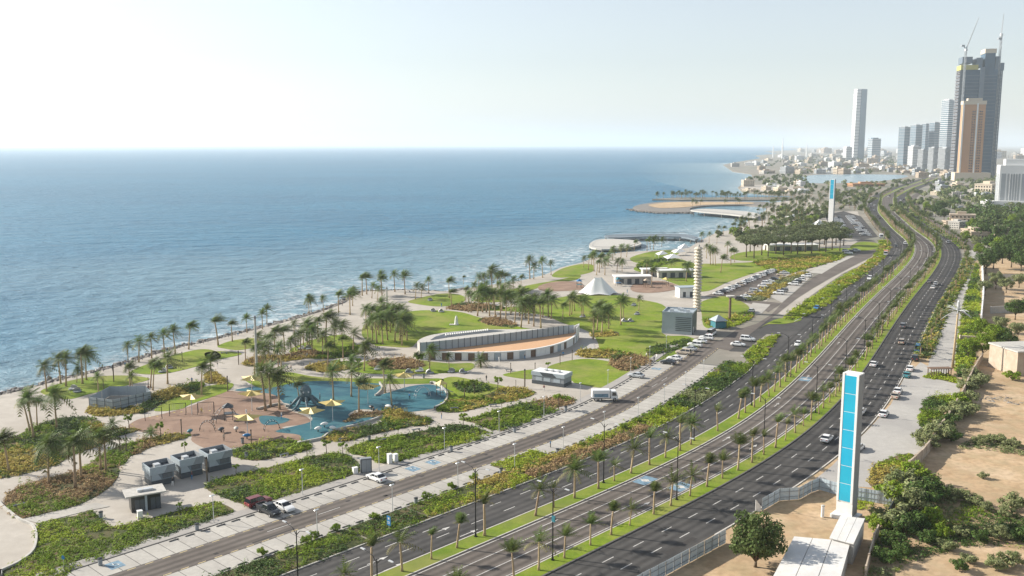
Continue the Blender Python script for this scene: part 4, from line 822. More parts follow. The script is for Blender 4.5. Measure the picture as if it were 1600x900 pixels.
far_green([(1500,335),(1552,330),(1610,334),(1615,395),(1560,395),(1525,372)], 90, 6, 11, ['leafd', 'leafm'], 'dark tree mass before the white office block')
far_green([(1380,328),(1420,312),(1450,316),(1470,340),(1440,352),(1412,340)], 40, 3, 6, ['leafo', 'leafm'], 'greenery along the far bend of the boulevard')
far_green([(1160,282),(1190,276),(1260,274),(1262,290),(1200,290)], 90, 3, 6, ['leafm', 'leafo'], 'scrub and trees on the low headland')
far_green([(1440,285),(1500,278),(1620,290),(1620,330),(1545,330),(1480,312)], 130, 4, 8, ['leafm', 'leafo'], 'scattered trees of the town behind the boulevard')
# ================================================================ lamp posts
def lamp_proto():
    r = link('street_lamp', None); tag(r, 'lamp', 'street lamp')
    mb = MB(); mb.tube([(0, 0, 0), (0, 0, .5), (0, 0, .52), (0, 0, 11.2)], [.16, .16, .11, .07], 8); mb.obj('pole', M['pole'], r)
    mb = MB(); mb.box(-.22, .22, -.22, .22, 0, .12); mb.obj('base_plate', M['pole'], r)
    for sg in (1, -1):
        mb = MB(); mb.tube([(0, 0, 10.6), (0, sg * .8, 11.4), (0, sg * 2.4, 11.75)], [.06, .05, .04], 6); a = mb.obj('arm', M['pole'], r)
        mb = MB(); mb.prism([(-.14, sg * 2.3), (.14, sg * 2.3), (.11, sg * 3.15), (-.11, sg * 3.15)], 11.7, 11.82, .9); mb.obj('lamp_head', M['steel'], a)
    return remember(r)
LP = lamp_proto(); first = True
def put(pr, p, rz, label, group=None, scale=None, z=.05):
    global used
    if pr.name not in used:
        used.add(pr.name); o = pr; o.location = V3(p, z); o.rotation_euler = (0, 0, rz); o['label'] = label
        if scale: o.scale = (scale,) * 3
    else: o = copy_tree(pr, None, label, V3(p, z), rz, scale if scale else 1.)
    if group: o['group'] = group
    return o
for nm, o_, u0 in (('grass median nearer the service road', .9, (750, 842)), ('grass median nearer the vacant plots', 15.6, (868, 878))):
    s0, _ = SO(G(*u0))
    for i in range(-1, 19):
        s = s0 + i * 33.5; put(LP, R(s, o_), heading(s), '%s black lamp post from the near end of the %s' % (nth(i + 2), nm), 'lamp posts of the ' + nm, z=.12)
def ppole():
    r = link('parking_lamp', None); tag(r, 'lamp', 'lamp post'); mb = MB(); mb.tube([(0, 0, 0), (0, 0, 4.7)], [.07, .045], 6); mb.obj('pole', M['steel'], r)
    mb = MB(); mb.prism([(-.45, -.14), (.45, -.14), (.45, .14), (-.45, .14)], 4.68, 4.8, .8); mb.obj('lamp_head', M['steel'], r); return remember(r)
PP = ppole()
for i, s in enumerate(np.arange(-12, 175, 17.5)):
    put(PP, R(s, oD(s) - 1.), heading(s), '%s slim parking lamp from the near end of the park walkway' % nth(i + 1), 'slim lamps of the park walkway', z=.12)
for i, s in enumerate(np.arange(-4, 150, 15.5)):
    put(PP, R(s, oC(s) - .15), heading(s), '%s slim parking lamp from the near end of the planted strip' % nth(i + 1), 'slim lamps of the planted strip', z=.06)
def bollard():
    r = link('park_bollard', None); tag(r, 'post', 'bollard'); mb = MB(); mb.prism([(.09 * math.cos(a), .09 * math.sin(a)) for a in np.linspace(0, 6.28, 9)[:-1]], 0, 2.6); mb.obj('post', M['bark'], r)
    mb = MB(); mb.lathe([(.11, 0), (.11, .2), (.06, .26)], 8, (0, 0, 2.6)); mb.obj('cap', M['pole'], r); return remember(r)
BO = bollard()
for i, (u, v, h) in enumerate([(178,597,4.6),(284,681,3.6),(393,698,3.6),(324,752,4.6),(188,706,3.2),(198,706,3.6),(356,612,4),(373,570,4),(285,566,3),(806,606,2),(820,607,5),(836,585,3.2),(798,584,3),(875,570,3),(894,563,3),(162,610,3),(232,604,2.4),(646,592,2.4),(466,540,4)]):
    put(BO, G(u, v), 0, '%s dark slender light column across the park, counted from the seaward end' % nth(i + 1), 'slender light columns of the park', h / 2.8)
# ================================================================ vehicles
PAINT = {'white': (.72, .72, .71), 'silver': (.42, .44, .45), 'dark': (.025, .027, .03), 'beige': (.45, .38, .3), 'blue': (.02, .16, .36), 'teal': (.05, .24, .26), 'red': (.16, .03, .03), 'grey': (.16, .165, .17), 'orange': (.55, .16, .04)}
for k_, c in PAINT.items():
    M['car_' + k_] = flat('car_paint_' + k_, c, .28, spec=.6, var=.02)
def wheel_data():
    mb = MB(); mb.lathe([(.3, -.11), (.33, -.08), (.33, .08), (.3, .11)], 12); t = mb.data('tyre', M['tyre'], False)
    mb = MB(); mb.lathe([(.19, -.115), (.19, .115)], 10); return t, mb.data('rim', M['rim'], False)
WHEEL = wheel_data()
SPEC = { # half length, half width, sill, belt, roof, cabin base x0 x1, roof x0 x1, hood z
 'sedan': (2.25, .9, .28, .98, 1.45, -1.75, 1.05, -1.05, .2, .86), 'suv': (2.35, .96, .36, 1.12, 1.78, -2.25, 1.05, -2.0, .3, 1.05),
 'pickup': (2.65, .95, .42, 1.12, 1.8, -.75, 1.3, -.6, .65, 1.08), 'van': (2.7, 1., .36, 1.2, 2.35, -2.65, 2.1, -2.6, 1.35, 1.1)}
CARS = {}
def car_proto(kind, colour):
    hl, hw, z0, zb, zr, cx0, cx1, rx0, rx1, zh = SPEC[kind]; r = link({'sedan': 'sedan_car', 'suv': 'suv_car', 'pickup': 'pickup_truck', 'van': 'van'}[kind], None)
    tag(r, 'car', 'pickup' if kind == 'pickup' else 'van' if kind == 'van' else 'car'); P = M['car_' + colour]
    mb = MB()                                               # body: loft of cross sections, rounded in plan
    st = [(-hl, .78, zb * .62, .34), (-hl + .12, .9, zb * .93, .02), (cx0 + .05 if kind != 'pickup' else -hl + .4, 1, zb, 0), (0, 1, zb, 0), (cx1 - .1, 1, zb - .01, 0), (hl - .5, .97, zh, 0), (hl - .12, .88, zh * .88, .03), (hl, .74, zh * .66, .2)]
    vs, n = [], 6
    for x, fw, zt, dz in st:
        w_ = hw * fw; zl = z0 + dz * .3
        vs += [(x, -w_ * .93, zl), (x, -w_, (zl + zt) * .52), (x, -w_ * .9, zt), (x, w_ * .9, zt), (x, w_, (zl + zt) * .52), (x, w_ * .93, zl)]
    m = len(st)
    mb.add(vs, [(i * n + k, i * n + (k + 1) % n, (i + 1) * n + (k + 1) % n, (i + 1) * n + k) for i in range(m - 1) for k in range(n)] + [tuple(range(n - 1, -1, -1)), tuple(range((m - 1) * n, m * n))])
    b = mb.obj('body', P, r)
    b.data.polygons.foreach_set('use_smooth', np.zeros(len(b.data.polygons), bool))
    wt = hw * .74; wb = hw * .9
    mb = MB(); mb.add([(cx0, -wb, zb - .03), (cx1, -wb, zb - .03), (cx1, wb, zb - .03), (cx0, wb, zb - .03), (rx0, -wt, zr - .05), (rx1, -wt, zr - .05), (rx1, wt, zr - .05), (rx0, wt, zr - .05)],
                      [(4, 5, 6, 7), (0, 1, 5, 4), (1, 2, 6, 5), (2, 3, 7, 6), (3, 0, 4, 7)]); mb.obj('windows', M['glassd'], r)
    mb = MB(); mb.add([(rx0 - .08, -wt - .02, zr - .07), (rx1 + .1, -wt - .02, zr - .07), (rx1 + .1, wt + .02, zr - .07), (rx0 - .08, wt + .02, zr - .07), (rx0 + .06, -wt * .9, zr), (rx1 - .06, -wt * .9, zr), (rx1 - .06, wt * .9, zr), (rx0 + .06, wt * .9, zr)],
                      [(4, 5, 6, 7), (0, 1, 5, 4), (1, 2, 6, 5), (2, 3, 7, 6), (3, 0, 4, 7), (3, 2, 1, 0)])
    xm = (cx0 * .55 + cx1 * .45)                             # door pillars
    for sg in (-1, 1):
        y0, y1 = sg * (wb + .015), sg * (wt + .015)
        for xa, xb in ((xm - .05, xm - .05), (cx0 + .12, rx0 + .05), (cx1 - .05, rx1 + .02)):
            mb.add([(xa - .05, y0, zb - .03), (xa + .05, y0, zb - .03), (xb + .05, y1, zr - .06), (xb - .05, y1, zr - .06)], [(0, 1, 2, 3)])
    mb.obj('roof', P, r)
    if kind == 'pickup':
        mb = MB(); mb.box(-hl + .15, -.8, -hw * .78, hw * .78, zb - .02, zb + .02); mb.obj('cargo_bed', M['blackp'], r)
        mb = MB()
        for sg in (-1, 1): mb.box(-hl + .1, -.75, sg * hw * .9 - .05, sg * hw * .9 + .05, zb - .1, zb + .2)
        mb.box(-hl + .02, -hl + .1, -hw * .85, hw * .85, zb - .1, zb + .2); mb.obj('bed_side', P, r)
    for x in (-hl * .62, hl * .63):
        for sg in (-1, 1):
            t = link('wheel', WHEEL[0], r, (x, sg * (hw - .1), .33)); t.rotation_euler = (math.pi / 2, 0, 0); link('rim', WHEEL[1], t)
    for sg in (-1, 1):
        mb = MB(); mb.box(hl - .16, hl - .03, sg * hw * .62 - .16, sg * hw * .62 + .16, zh * .68, zh * .82); mb.obj('headlight', M['lampw'], r)
        mb = MB(); mb.box(-hl - .01, -hl + .1, sg * hw * .62 - .14, sg * hw * .62 + .14, zb * .66, zb * .84); mb.obj('tail_light', M['lampr'], r)
        mb = MB(); mb.box(cx1 - .3, cx1 - .12, sg * hw, sg * (hw + .18), zb, zb + .14); mb.obj('mirror', P, r)
    return remember(r)
def car(u, v, kind, colour, mode, label, group=None, dz=.09):
    p = G(u, v); s, _ = SO(p); h = heading(s)
    rz = {'bay': h + math.pi / 2, 'bayr': h - math.pi / 2, 'fwd': h, 'back': h + math.pi}.get(mode, mode) if isinstance(mode, str) else mode
    k_ = (kind, colour)
    if k_ not in CARS: CARS[k_] = car_proto(kind, colour)
    return put(CARS[k_], p, rz, label, group, None, dz)
car(420, 803, 'pickup', 'dark', 'bayr', 'black pickup parked beside a white sedan in the near bays')
car(444, 797, 'sedan', 'white', 'bayr', 'white sedan parked beside the black pickup')
car(404, 790, 'suv', 'red', 'fwd', 'dark maroon car behind the black pickup')
car(588, 751, 'sedan', 'white', 'bay', 'lone white sedan parked near the dark cabinet')
for u, v, kd, c, lb in ((994,590,'sedan','silver','silver car alone in the bays beyond the white truck'),(1044,569,'sedan','dark','dark green sedan first in the pavilion parking row'),(1054,563,'sedan','white','white sedan next to the dark sedan'),(1068,554,'suv','beige','beige off-roader in the parking row'),(1078,548,'sedan','silver','silver sedan between the off-roader and a white car'),(1086,542,'suv','white','white off-roader sixth in the parking row'),(1094,536,'sedan','white','white sedan seventh in the parking row'),(1104,531,'suv','white','last white off-roader of the row near the grey block')):
    car(u, v, kd, c, 'bay', lb)
car(1153, 541, 'sedan', 'white', 'bayr', 'white sedan alone across the service road'); car(1168, 533, 'suv', 'white', 'bayr', 'white off-roader across the service road near the junction')
car(1112, 524, 'van', 'white', 'fwd', 'white camper van beside the grey block')
for u, v, kd, c, md, lb in ((1292,689,'sedan','white','fwd','white sedan in the inner lane left of the blue pylon'),(1345,646,'sedan','white','fwd','white sedan just beyond the blue pylon'),(1341,703,'sedan','white','fwd','white sedan parked on the forecourt edge beside the blue pylon'),(1381,650,'sedan','white','fwd','white sedan at the kerb between two pairs of cars'),(1399,622,'sedan','beige','fwd','pale beige sedan, nearer of the kerbside pair'),(1403,614,'sedan','white','fwd','white sedan, farther of the kerbside pair'),(1417,589,'sedan','teal','fwd','teal and white taxi at the kerb by the trees'),(1422,579,'sedan','white','fwd','white sedan ahead of the teal taxi'),(1365,572,'sedan','white','fwd','white car driving near the grass median'),(1430,563,'suv','dark','fwd','black off-roader at the end of the forecourt'),(1435,549,'van','blue','fwd','bright blue van under the kerbside hedge'),(1409,537,'suv','beige','fwd','brownish off-roader in the middle lane'),(1411,512,'suv','grey','fwd','dark grey off-roader up the carriageway'),(1458,451,'sedan','white','fwd','white sedan, nearer of two side by side'),(1462,445,'sedan','white','fwd','white sedan, farther of two side by side'),(1452,442,'sedan','grey','fwd','dark grey sedan beside the two white ones'),(1481,380,'suv','white','fwd','white car at the far bend'),(1493,374,'suv','dark','fwd','dark car at the far bend'),
    (1247,540,'sedan','white','back','white sedan on the carriageway near the junction'),(1276,483,'sedan','blue','back','blue car turning out of the junction'),(1359,437,'suv','white','back','white off-roader beside the green verge'),(1400,386,'sedan','dark','back','dark car on the distant carriageway'),(1414,382,'suv','white','back','white car against the distant median'),(1386,369,'sedan','white','back','white car beyond the distant island')):
    car(u, v, kd, c, md, lb, None, .03)
cs = ['white', 'dark', 'silver', 'white', 'white', 'grey', 'white', 'beige']
for i, f in enumerate(np.linspace(0, 1, 22)):
    p = G(1122, 461) * (1 - f) + G(1207, 424.5) * f; c = cs[i % 8]; k_ = ('suv' if i % 3 else 'sedan', c)
    if k_ not in CARS: CARS[k_] = car_proto(*k_)
    put(CARS[k_], p, heading(SO(p)[0]) + math.pi / 2, '%s parked car from the near end of the row behind the sculpture tower' % nth(i + 1), 'parked cars behind the sculpture tower', None, .07)
for i, f in enumerate(np.linspace(0, 1, 12)):
    p = G(1158, 470) * (1 - f) + G(1226, 428) * f; c = cs[(i * 3 + 1) % 8]; k_ = ('sedan' if i % 3 else 'suv', c)
    if i in (4, 9): continue
    if k_ not in CARS: CARS[k_] = car_proto(*k_)
    put(CARS[k_], p, heading(SO(p)[0]) - math.pi / 2, '%s parked car from the near end of the second row behind the sculpture tower' % nth(i + 1), 'second row of parked cars behind the tower', None, .07)
for i, f in enumerate(np.linspace(0.05, .95, 9)):
    p = G(1214, 462) * (1 - f) + G(1262, 432) * f; c = cs[(i * 5) % 8]; k_ = ('suv', c)
    if i in (2, 3, 7): continue
    if k_ not in CARS: CARS[k_] = car_proto(*k_)
    put(CARS[k_], p, heading(SO(p)[0]) + math.pi / 2, '%s parked car along the farther service road bays' % nth(i + 1), 'cars along the farther service road', None, .09)
car(1182, 457, 'suv', 'white', 'bayr', 'white off-roader facing the parked row', None, .07); car(1174, 488, 'sedan', 'silver', 'fwd', 'silver sedan in the small bays by the junction', None, .09)
for i, (u, v) in enumerate(((1326,397),(1332,395),(1338,393),(1322,394))): car(u, v, 'suv', cs[i], 'bayr', '%s parked car beside the far turning island' % nth(i + 1), 'cars by the far turning island', .07)
CARS['far'] = None
k_ = 0
for a, b, n in (((1304,340),(1318,369),15),((1310,340),(1325,369),15),((1325,339),(1350,369),15),((1331,339),(1357,369),14)):
    for f in np.linspace(0, 1, n):
        p = G(*a) * (1 - f) + G(*b) * f; c = random.choice(cs); kk = ('sedan', c); k_ += 1
        if kk not in CARS: CARS[kk] = car_proto(*kk)
        put(CARS[kk], p, heading(700) + (math.pi / 2), '%s parked car, %s from the near end of a row in the far car park' % (c, nth(int(round((1 - f) * n)) or 1)) if False else '%s %s car counting through the crowded far car park' % (nth(k_), c), 'cars of the crowded far car park', None, .08)
for i in range(22):
    p = R(600 + i * 26 + random.uniform(-6, 6), random.choice([-6.5, -3, 6, 9, 20, 23, 26, 36])); c = random.choice(cs)
    kk = ('sedan', c)
    if kk not in CARS: CARS[kk] = car_proto(*kk)
    put(CARS[kk], p, heading(650), '%s tiny distant car up the far boulevard, %s' % (nth(i + 1), c), 'distant cars on the boulevard', None, .04)
def truck(u, v, rz, box, label, name='box_truck', sc_=1.):
    r = thing(name, label, 'truck', V3(G(u, v), .09), rz)
    mb = MB(); mb.prism([(-3.1, -1.1), (1.3, -1.1), (1.3, 1.1), (-3.1, 1.1)], .85, 2.75, .97); mb.obj('tank', M[box], r)
    mb = MB(); mb.box(-3.1, 3., -.5, .5, .5, .85); mb.obj('chassis', M['pole'], r)
    mb = MB(); mb.add([(1.5, -1.05, .55), (3.2, -1.05, .55), (3.2, 1.05, .55), (1.5, 1.05, .55), (1.5, -1, 2.5), (2.75, -1, 2.5), (2.75, 1, 2.5), (1.5, 1, 2.5), (3.2, -1.05, 1.35), (3.2, 1.05, 1.35)], [(0, 1, 8, 5, 4), (1, 2, 9, 8), (8, 9, 6, 5), (2, 3, 7, 6, 9), (3, 0, 4, 7), (4, 5, 6, 7)]); cb = mb.obj('cab', M['car_white'], r)
    mb = MB(); mb.add([(3.19, -.95, 1.42), (3.19, .95, 1.42), (2.82, .92, 2.35), (2.82, -.92, 2.35)], [(0, 1, 2, 3)])
    for y in (-1.06, 1.06): mb.add([(1.8, y, 1.4), (2.9, y, 1.4), (2.6, y * .97, 2.25), (1.8, y * .97, 2.25)], [(0, 1, 2, 3)])
    mb.v = [(x + .02, y * 1.012, z) for x, y, z in mb.v]; mb.obj('windows', M['glassd'], cb)
    mb = MB(); mb.box(-2.6, .8, -1.13, -1.1, 1.05, 1.9); mb.obj('side_panel', M['bluep'], r)
    for x in (-2.2, -1.1, 2.4):
        for sg in (-1, 1):
            t = link('wheel', WHEEL[0], r, (x, sg * .9, .45)); t.rotation_euler = (math.pi / 2, 0, 0); t.scale = (1.35, 1.35, 1.6); link('rim', WHEEL[1], t)
    return r
truck(944, 626, .05, 'car_white', 'white and pale blue service truck standing on the parking bays')
truck(1377, 372, heading(560) + math.pi, 'car_white', 'white lorry on the distant carriageway'); truck(1384, 399, heading(500) + math.pi, 'car_orange', 'orange lorry stopped beside the green verge')
# ================================================================ park furniture
def bench():
    r = link('park_bench', None); tag(r, 'bench', 'bench'); mb = MB()
    mb.box(-1., 1., -.28, .28, .42, .5); mb.obj('seat', M['greyd'], r)
    for x in (-.75, .75): mb = MB(); mb.box(x - .12, x + .12, -.24, .24, 0, .42); mb.obj('leg', M['conc'], r)
    return remember(r)
BN = bench()
for u, v, a, lb in ((444,713,.7,'bench at the foot of the bed below the playground'),(597,690,.7,'bench on the path beside the bin'),(650,674,.6,'bench under the small tree at the golden bed'),(536,688,.7,'bench at the near path fork'),(710,640,.3,'bench at the round playground end'),(770,635,.3,'bench on the low grass bed'),(445,575,.1,'bench on the plaza path'),(470,570,.1,'bench under the plaza palms'),(585,556,.2,'bench on the path before the pavilion'),(350,553,0,'long bench on the small plaza lawn'),(30,792,.9,'bench at the round plaza edge'),(795,580,.2,'bench on the pavilion plaza')): put(BN, G(u, v), a, 'dark ' + lb, 'park benches')
def pod():
    r = link('lounge_pod', None); tag(r, 'pod', 'lounger'); mb = MB(); n = 10; vs = []
    for i in range(5):
        a = i / 4 * 1.5
        for k in range(n):
            t = math.pi * (.12 + .76 * k / (n - 1)) + math.pi / 2; vs.append((1.3 * math.cos(a) * math.cos(t), 1.1 * math.cos(a) * math.sin(t), .25 + 1.05 * math.sin(a)))
    fs = [(i * n + k, i * n + k + 1, (i + 1) * n + k + 1, (i + 1) * n + k) for i in range(4) for k in range(n - 1)]
    mb.add(vs, fs); mb.obj('shell', M['whitew'], r, sm=True)
    mb = MB(); mb.prism([(1.2 * math.cos(a), 1. * math.sin(a)) for a in np.linspace(0, 6.28, 13)[:-1]], .2, .42, .96); mb.obj('cushion', M['greyw'], r); mb = MB(); mb.box(-.5, .5, -.5, .5, 0, .2); mb.obj('base', M['conc'], r); return remember(r)
PD = pod()
for u, v, lb in ((114,609,'first of the pair on the nearest seafront lawn'),(121,613,'second of the pair on the nearest seafront lawn'),(265,576,'beside a palm on the seafront lawn'),(254,582,'at the path edge of the seafront lawn'),(640,583,'first on the oval lawn'),(655,581,'second on the oval lawn'),(672,584,'third on the oval lawn'),(705,582,'fourth on the oval lawn'),(724,583,'fifth on the oval lawn'),(470,546,'first on the plaza lawn'),(482,546,'second on the plaza lawn'),(690,488,'on the top edge of the large lawn'),(677,487,'by the path above the large lawn'),(672,470,'on the small shore lawn'),(995,492,'white one on the wide lawn'),(990,478,'on the wide lawn below the play area'),(976,503,'shaded one on the wide lawn'),(986,503,'second shaded one on the wide lawn'),(910,496,'under the palms near the tent'),(590,578,'at the rust hedge'),(536,468,'by the water at the shore point')):
    put(PD, G(u, v), random.uniform(-2.6, -.6), 'white shell lounge pod ' + lb, 'lounge pods')
def binp():
    r = link('litter_bin', None); tag(r, 'bin', 'litter bin'); mb = MB(); mb.lathe([(.3, 0), (.34, .95), (.36, 1.)], 10); mb.obj('body', M['greyw'], r); mb = MB(); mb.lathe([(.38, 1.), (.38, 1.1), (.2, 1.16)], 10); mb.obj('lid', M['blackp'], r); return remember(r)
BI = binp()
for u, v, lb in ((157,884,'near end of the park walkway'),(158,810,'brown mound corner'),(308,829,'walkway by the shrub bed'),(577,690,'path beside the bench'),(385,716,'bed below the playground'),(705,706,'walkway past the blue marks'),(804,676,'walkway halfway to the truck'),(884,643,'walkway near the truck'),(379,693,'playground corner'),(650,788,'planted strip'),(783,741,'grass notch of the parking row'),(871,710,'rust hedge of the planted strip'),(662,591,'lawn ribbon path')): put(BI, G(u, v), 0, 'grey litter bin at the ' + lb, 'litter bins', None, .12)
def cabinet(u, v, w_, d_, h_, rz, mat, label, panel=None):
    r = thing('utility_cabinet', label, 'cabinet', V3(G(u, v), .1), rz); mb = MB(); mb.box(-w_ / 2, w_ / 2, -d_ / 2, d_ / 2, .1, h_); mb.obj('housing', M[mat], r)
    mb = MB(); mb.box(-w_ / 2 - .06, w_ / 2 + .06, -d_ / 2 - .06, d_ / 2 + .06, 0, .12); mb.obj('plinth', M['conc'], r)
    mb = MB(); mb.prism([(-w_ / 2 - .05, -d_ / 2 - .05), (w_ / 2 + .05, -d_ / 2 - .05), (w_ / 2 + .05, d_ / 2 + .05), (-w_ / 2 - .05, d_ / 2 + .05)], h_, h_ + .1, .95); mb.obj('cover', M[panel or mat], r)
    mb = MB(); mb.box(-w_ * .42, -.02, -d_ / 2 - .03, -d_ / 2, .25, h_ - .15); mb.box(.02, w_ * .42, -d_ / 2 - .03, -d_ / 2, .25, h_ - .15); mb.obj('door', M[panel or mat], r)
cabinet(572, 739, 2.1, .9, 2.8, .35, 'greyd', 'tall dark blue grey cabinet beside the lone white sedan', 'greyw'); cabinet(555, 741, .9, .7, 1.2, .6, 'whitew', 'small white cabinet next to the tall dark one')
cabinet(609, 725, .8, .8, 1.9, .6, 'whitew', 'taller of two white cabinets by the walkway'); cabinet(618, 722, .8, .8, 1.5, .6, 'whitew', 'shorter of two white cabinets by the walkway'); cabinet(219, 810, .8, .8, 1.2, .5, 'whitew', 'small white cabinet before the black kiosk')
def signboard():
    r = thing('road_sign', 'blue rectangular road sign standing in the planted strip', 'sign', V3(G(608, 830), .1), heading(10) - math.pi / 2)
    mb = MB(); mb.tube([(0, 0, 0), (0, 0, 2.4)], .05, 6); mb.obj('post', M['steel'], r); mb = MB(); mb.box(-.45, .45, -.06, -.02, .9, 2.5); p = mb.obj('panel', M['car_blue'], r)
    mb = MB(); mb.box(-.2, .2, -.07, -.061, 1.9, 2.25); mb.box(-.3, .3, -.07, -.061, 1.2, 1.3); mb.box(-.3, .3, -.07, -.061, 1.45, 1.55); mb.obj('symbol', M['white'], p)
    r = thing('traffic_sign', 'teal sign box fixed on a lamp post of the median', 'sign', V3(G(868, 878), 6.2), heading(20) - math.pi / 2); mb = MB(); mb.box(-.75, -.15, -.1, .1, 0, .95); mb.obj('panel', M['tealm'], r); mb = MB(); mb.box(-.2, .12, -.03, .03, .4, .5); mb.obj('bracket', M['pole'], r)
    r = thing('road_sign', 'small round blue sign in the near shrub bed', 'sign', V3(G(100, 888), .1), -.4); mb = MB(); mb.tube([(0, 0, 0), (0, 0, 1.5)], .04, 6); mb.obj('post', M['steel'], r); mb = MB(); mb.tube([(0, -.02, 1.6), (0, -.06, 1.6)], .32, 12); mb.obj('panel', M['car_blue'], r)
signboard()
# star shades
def star():
    r = link('star_shade', None); tag(r, 'shade', 'sun shade'); mb = MB(); mb.tube([(0, 0, 0), (0, 0, 4.1)], [.1, .07], 7); mb.obj('pole', M['steel'], r)
    vs, n = [(0, 0, 4.9)], 5
    for k in range(n):
        a = 2 * math.pi * k / n; vs.append((3.2 * math.cos(a), 3.2 * math.sin(a), 4.35)); a += math.pi / n; vs.append((1.35 * math.cos(a), 1.35 * math.sin(a), 3.85))
    fs = [(0, 1 + k, 1 + (k + 1) % 10) for k in range(10)]
    vs2 = [(x, y, z - .06) for x, y, z in vs]; b = len(vs)
    mb = MB(); mb.add(vs + vs2, fs + [(b + f[0], b + f[2], b + f[1]) for f in fs] + [(1 + k, b + 1 + k, b + 1 + (k + 1) % 10, 1 + (k + 1) % 10) for k in range(10)]); mb.obj('canopy', M['yellow'], r); return remember(r)
ST = star()
for u, v, a, lb in ((394,617,.2,'farthest on the terracotta floor'),(394,642,.9,'middle one on the terracotta floor'),(387,682,.4,'nearest on the terracotta floor'),(486,671,.1,'nearest on the blue floor'),(520,658,.6,'before the octopus climber'),(575,631,.3,'at the wavy edge of the blue floor'),(632,612,.5,'at the round end of the blue floor'),(300,648,.3,'beside the swings')): put(ST, G(u, v), a, 'yellow star shaped shade ' + lb, 'star shades')
# octopus climber
M['octo'] = pm('octopus_skin', [(.06, .10, .12), (.12, .18, .2)], 1.5, .5, big=(.6, (.16, .22, .24), .6))
def octopus():
    r = thing('octopus_climber', 'dark octopus shaped climbing frame on the blue floor', 'play equipment', V3(G(478, 634), .08), .3); r.scale = (.8, .8, .82)
    mb = MB(); mb.lathe([(.9, 1.2), (1.5, 2.2), (1.8, 3.6), (1.7, 4.8), (1.1, 5.8), (.3, 6.2)], 14); mb.obj('head', M['octo'], r, sm=True)
    for k in range(8):
        a = k * math.pi / 4; c, s_ = math.cos(a), math.sin(a); L = 5 + (k % 3) * .8
        mb = MB(); mb.tube([(c * 1., s_ * 1., 1.8), (c * 2., s_ * 2., 2.6), (c * 3.2, s_ * 3.2, 1.5), (c * 4.2, s_ * 4.2, .5), (c * L - s_ * .6, s_ * L + c * .6, .35), (c * L - s_ * 1.4, s_ * L + c * 1.4, .9)], [.55, .5, .42, .34, .25, .1], 8); mb.obj('tentacle', M['octo'], r, sm=True)
    for sg in (-1, 1): mb = MB(); mb.lathe([(.28, -.1), (.28, .1), (.1, .16)], 10, (0, 0, 0)); e = mb.obj('eye', M['steel'], r, (sg * .7, -1.5, 4.3)); e.rotation_euler = (math.pi / 2, 0, 0)
octopus()
def arch_swing(u, v, rz, label, mat='pole'):
    r = thing('swing_set', label, 'swing', V3(G(u, v), .07), rz)
    for x in (-1.8, 1.8): mb = MB(); mb.tube([(x, -.9, 0), (x, 0, 2.6), (x, .9, 0)], .07, 6); mb.obj('support', M[mat], r)
    mb = MB(); mb.tube([(-1.8, 0, 2.6), (1.8, 0, 2.6)], .06, 6); mb.obj('crossbar', M[mat], r)
    for x in (-.8, .8):
        mb = MB(); mb.box(x - .25, x + .25, -.15, .15, .5, .56); q = mb.obj('seat', M['yellow'], r)
        for dx in (-.22, .22): mb = MB(); mb.tube([(x + dx, 0, .56), (x + dx, 0, 2.6)], .02, 4); mb.obj('chain', M['steel'], q)
for u, v, a, lb in ((278,648,.3,'beside the lawn'),(322,646,.2,'next to the yellow shade'),(240,655,.4,'at the seaward end of the terracotta floor')): arch_swing(u, v, a, 'dark framed swing set ' + lb)
def hoop(u, v, rz, rad, label, mat='pole', name='climbing_arch'):
    r = thing(name, label, 'play equipment', V3(G(u, v), .07), rz)
    for i, y in enumerate((-.6, .6)): mb = MB(); mb.tube([(rad * math.cos(a), y, rad * 1.25 * math.sin(a)) for a in np.linspace(0, math.pi, 11)], .06, 6); mb.obj('hoop', M[mat], r)
    for a in np.linspace(.25, math.pi - .25, 8): mb = MB(); mb.tube([(rad * math.cos(a), -.6, rad * 1.25 * math.sin(a)), (rad * math.cos(a), .6, rad * 1.25 * math.sin(a))], .035, 5); mb.obj('rung', M['steel'], r)
hoop(324, 672, .2, 1.6, 'low climbing arch at the reddish hedge'); hoop(352, 658, .8, 2.6, 'tall climbing arch beside the play tower'); hoop(425, 672, .4, 1.7, 'climbing arch at the edge of the terracotta floor'); hoop(450, 608, .2, 2.2, 'climbing arch behind the octopus'); hoop(660, 620, .5, 2., 'climbing arch on the round blue floor', 'steel')
def ptower(u, v, rz, label, c1, c2):
    r = thing('play_tower', label, 'play equipment', V3(G(u, v), .07), rz)
    for x in (-.9, .9):
        for y in (-.9, .9): mb = MB(); mb.tube([(x, y, 0), (x, y, 3.)], .08, 6); mb.obj('post', M['bark'], r)
    mb = MB(); mb.box(-1., 1., -1., 1., 1.4, 1.55); mb.obj('platform', M[c1], r); mb = MB(); mb.prism([(-1.2, -1.2), (1.2, -1.2), (1.2, 1.2), (-1.2, 1.2)], 3., 3.9, .1); mb.obj('roof', M[c2], r)
    mb = MB(); mb.add([(1, -.35, 1.5), (1, .35, 1.5), (2.2, .35, .7), (2.2, -.35, .7), (3.2, .35, .3), (3.2, -.35, .3), (1, -.4, 1.8), (1, .4, 1.8), (2.2, .4, 1.), (2.2, -.4, 1.), (3.2, .4, .5), (3.2, -.4, .5)], [(0, 1, 2, 3), (3, 2, 4, 5), (0, 3, 9, 6), (3, 5, 11, 9), (1, 7, 8, 2), (2, 8, 10, 4)]); mb.obj('slide', M['steel'], r)
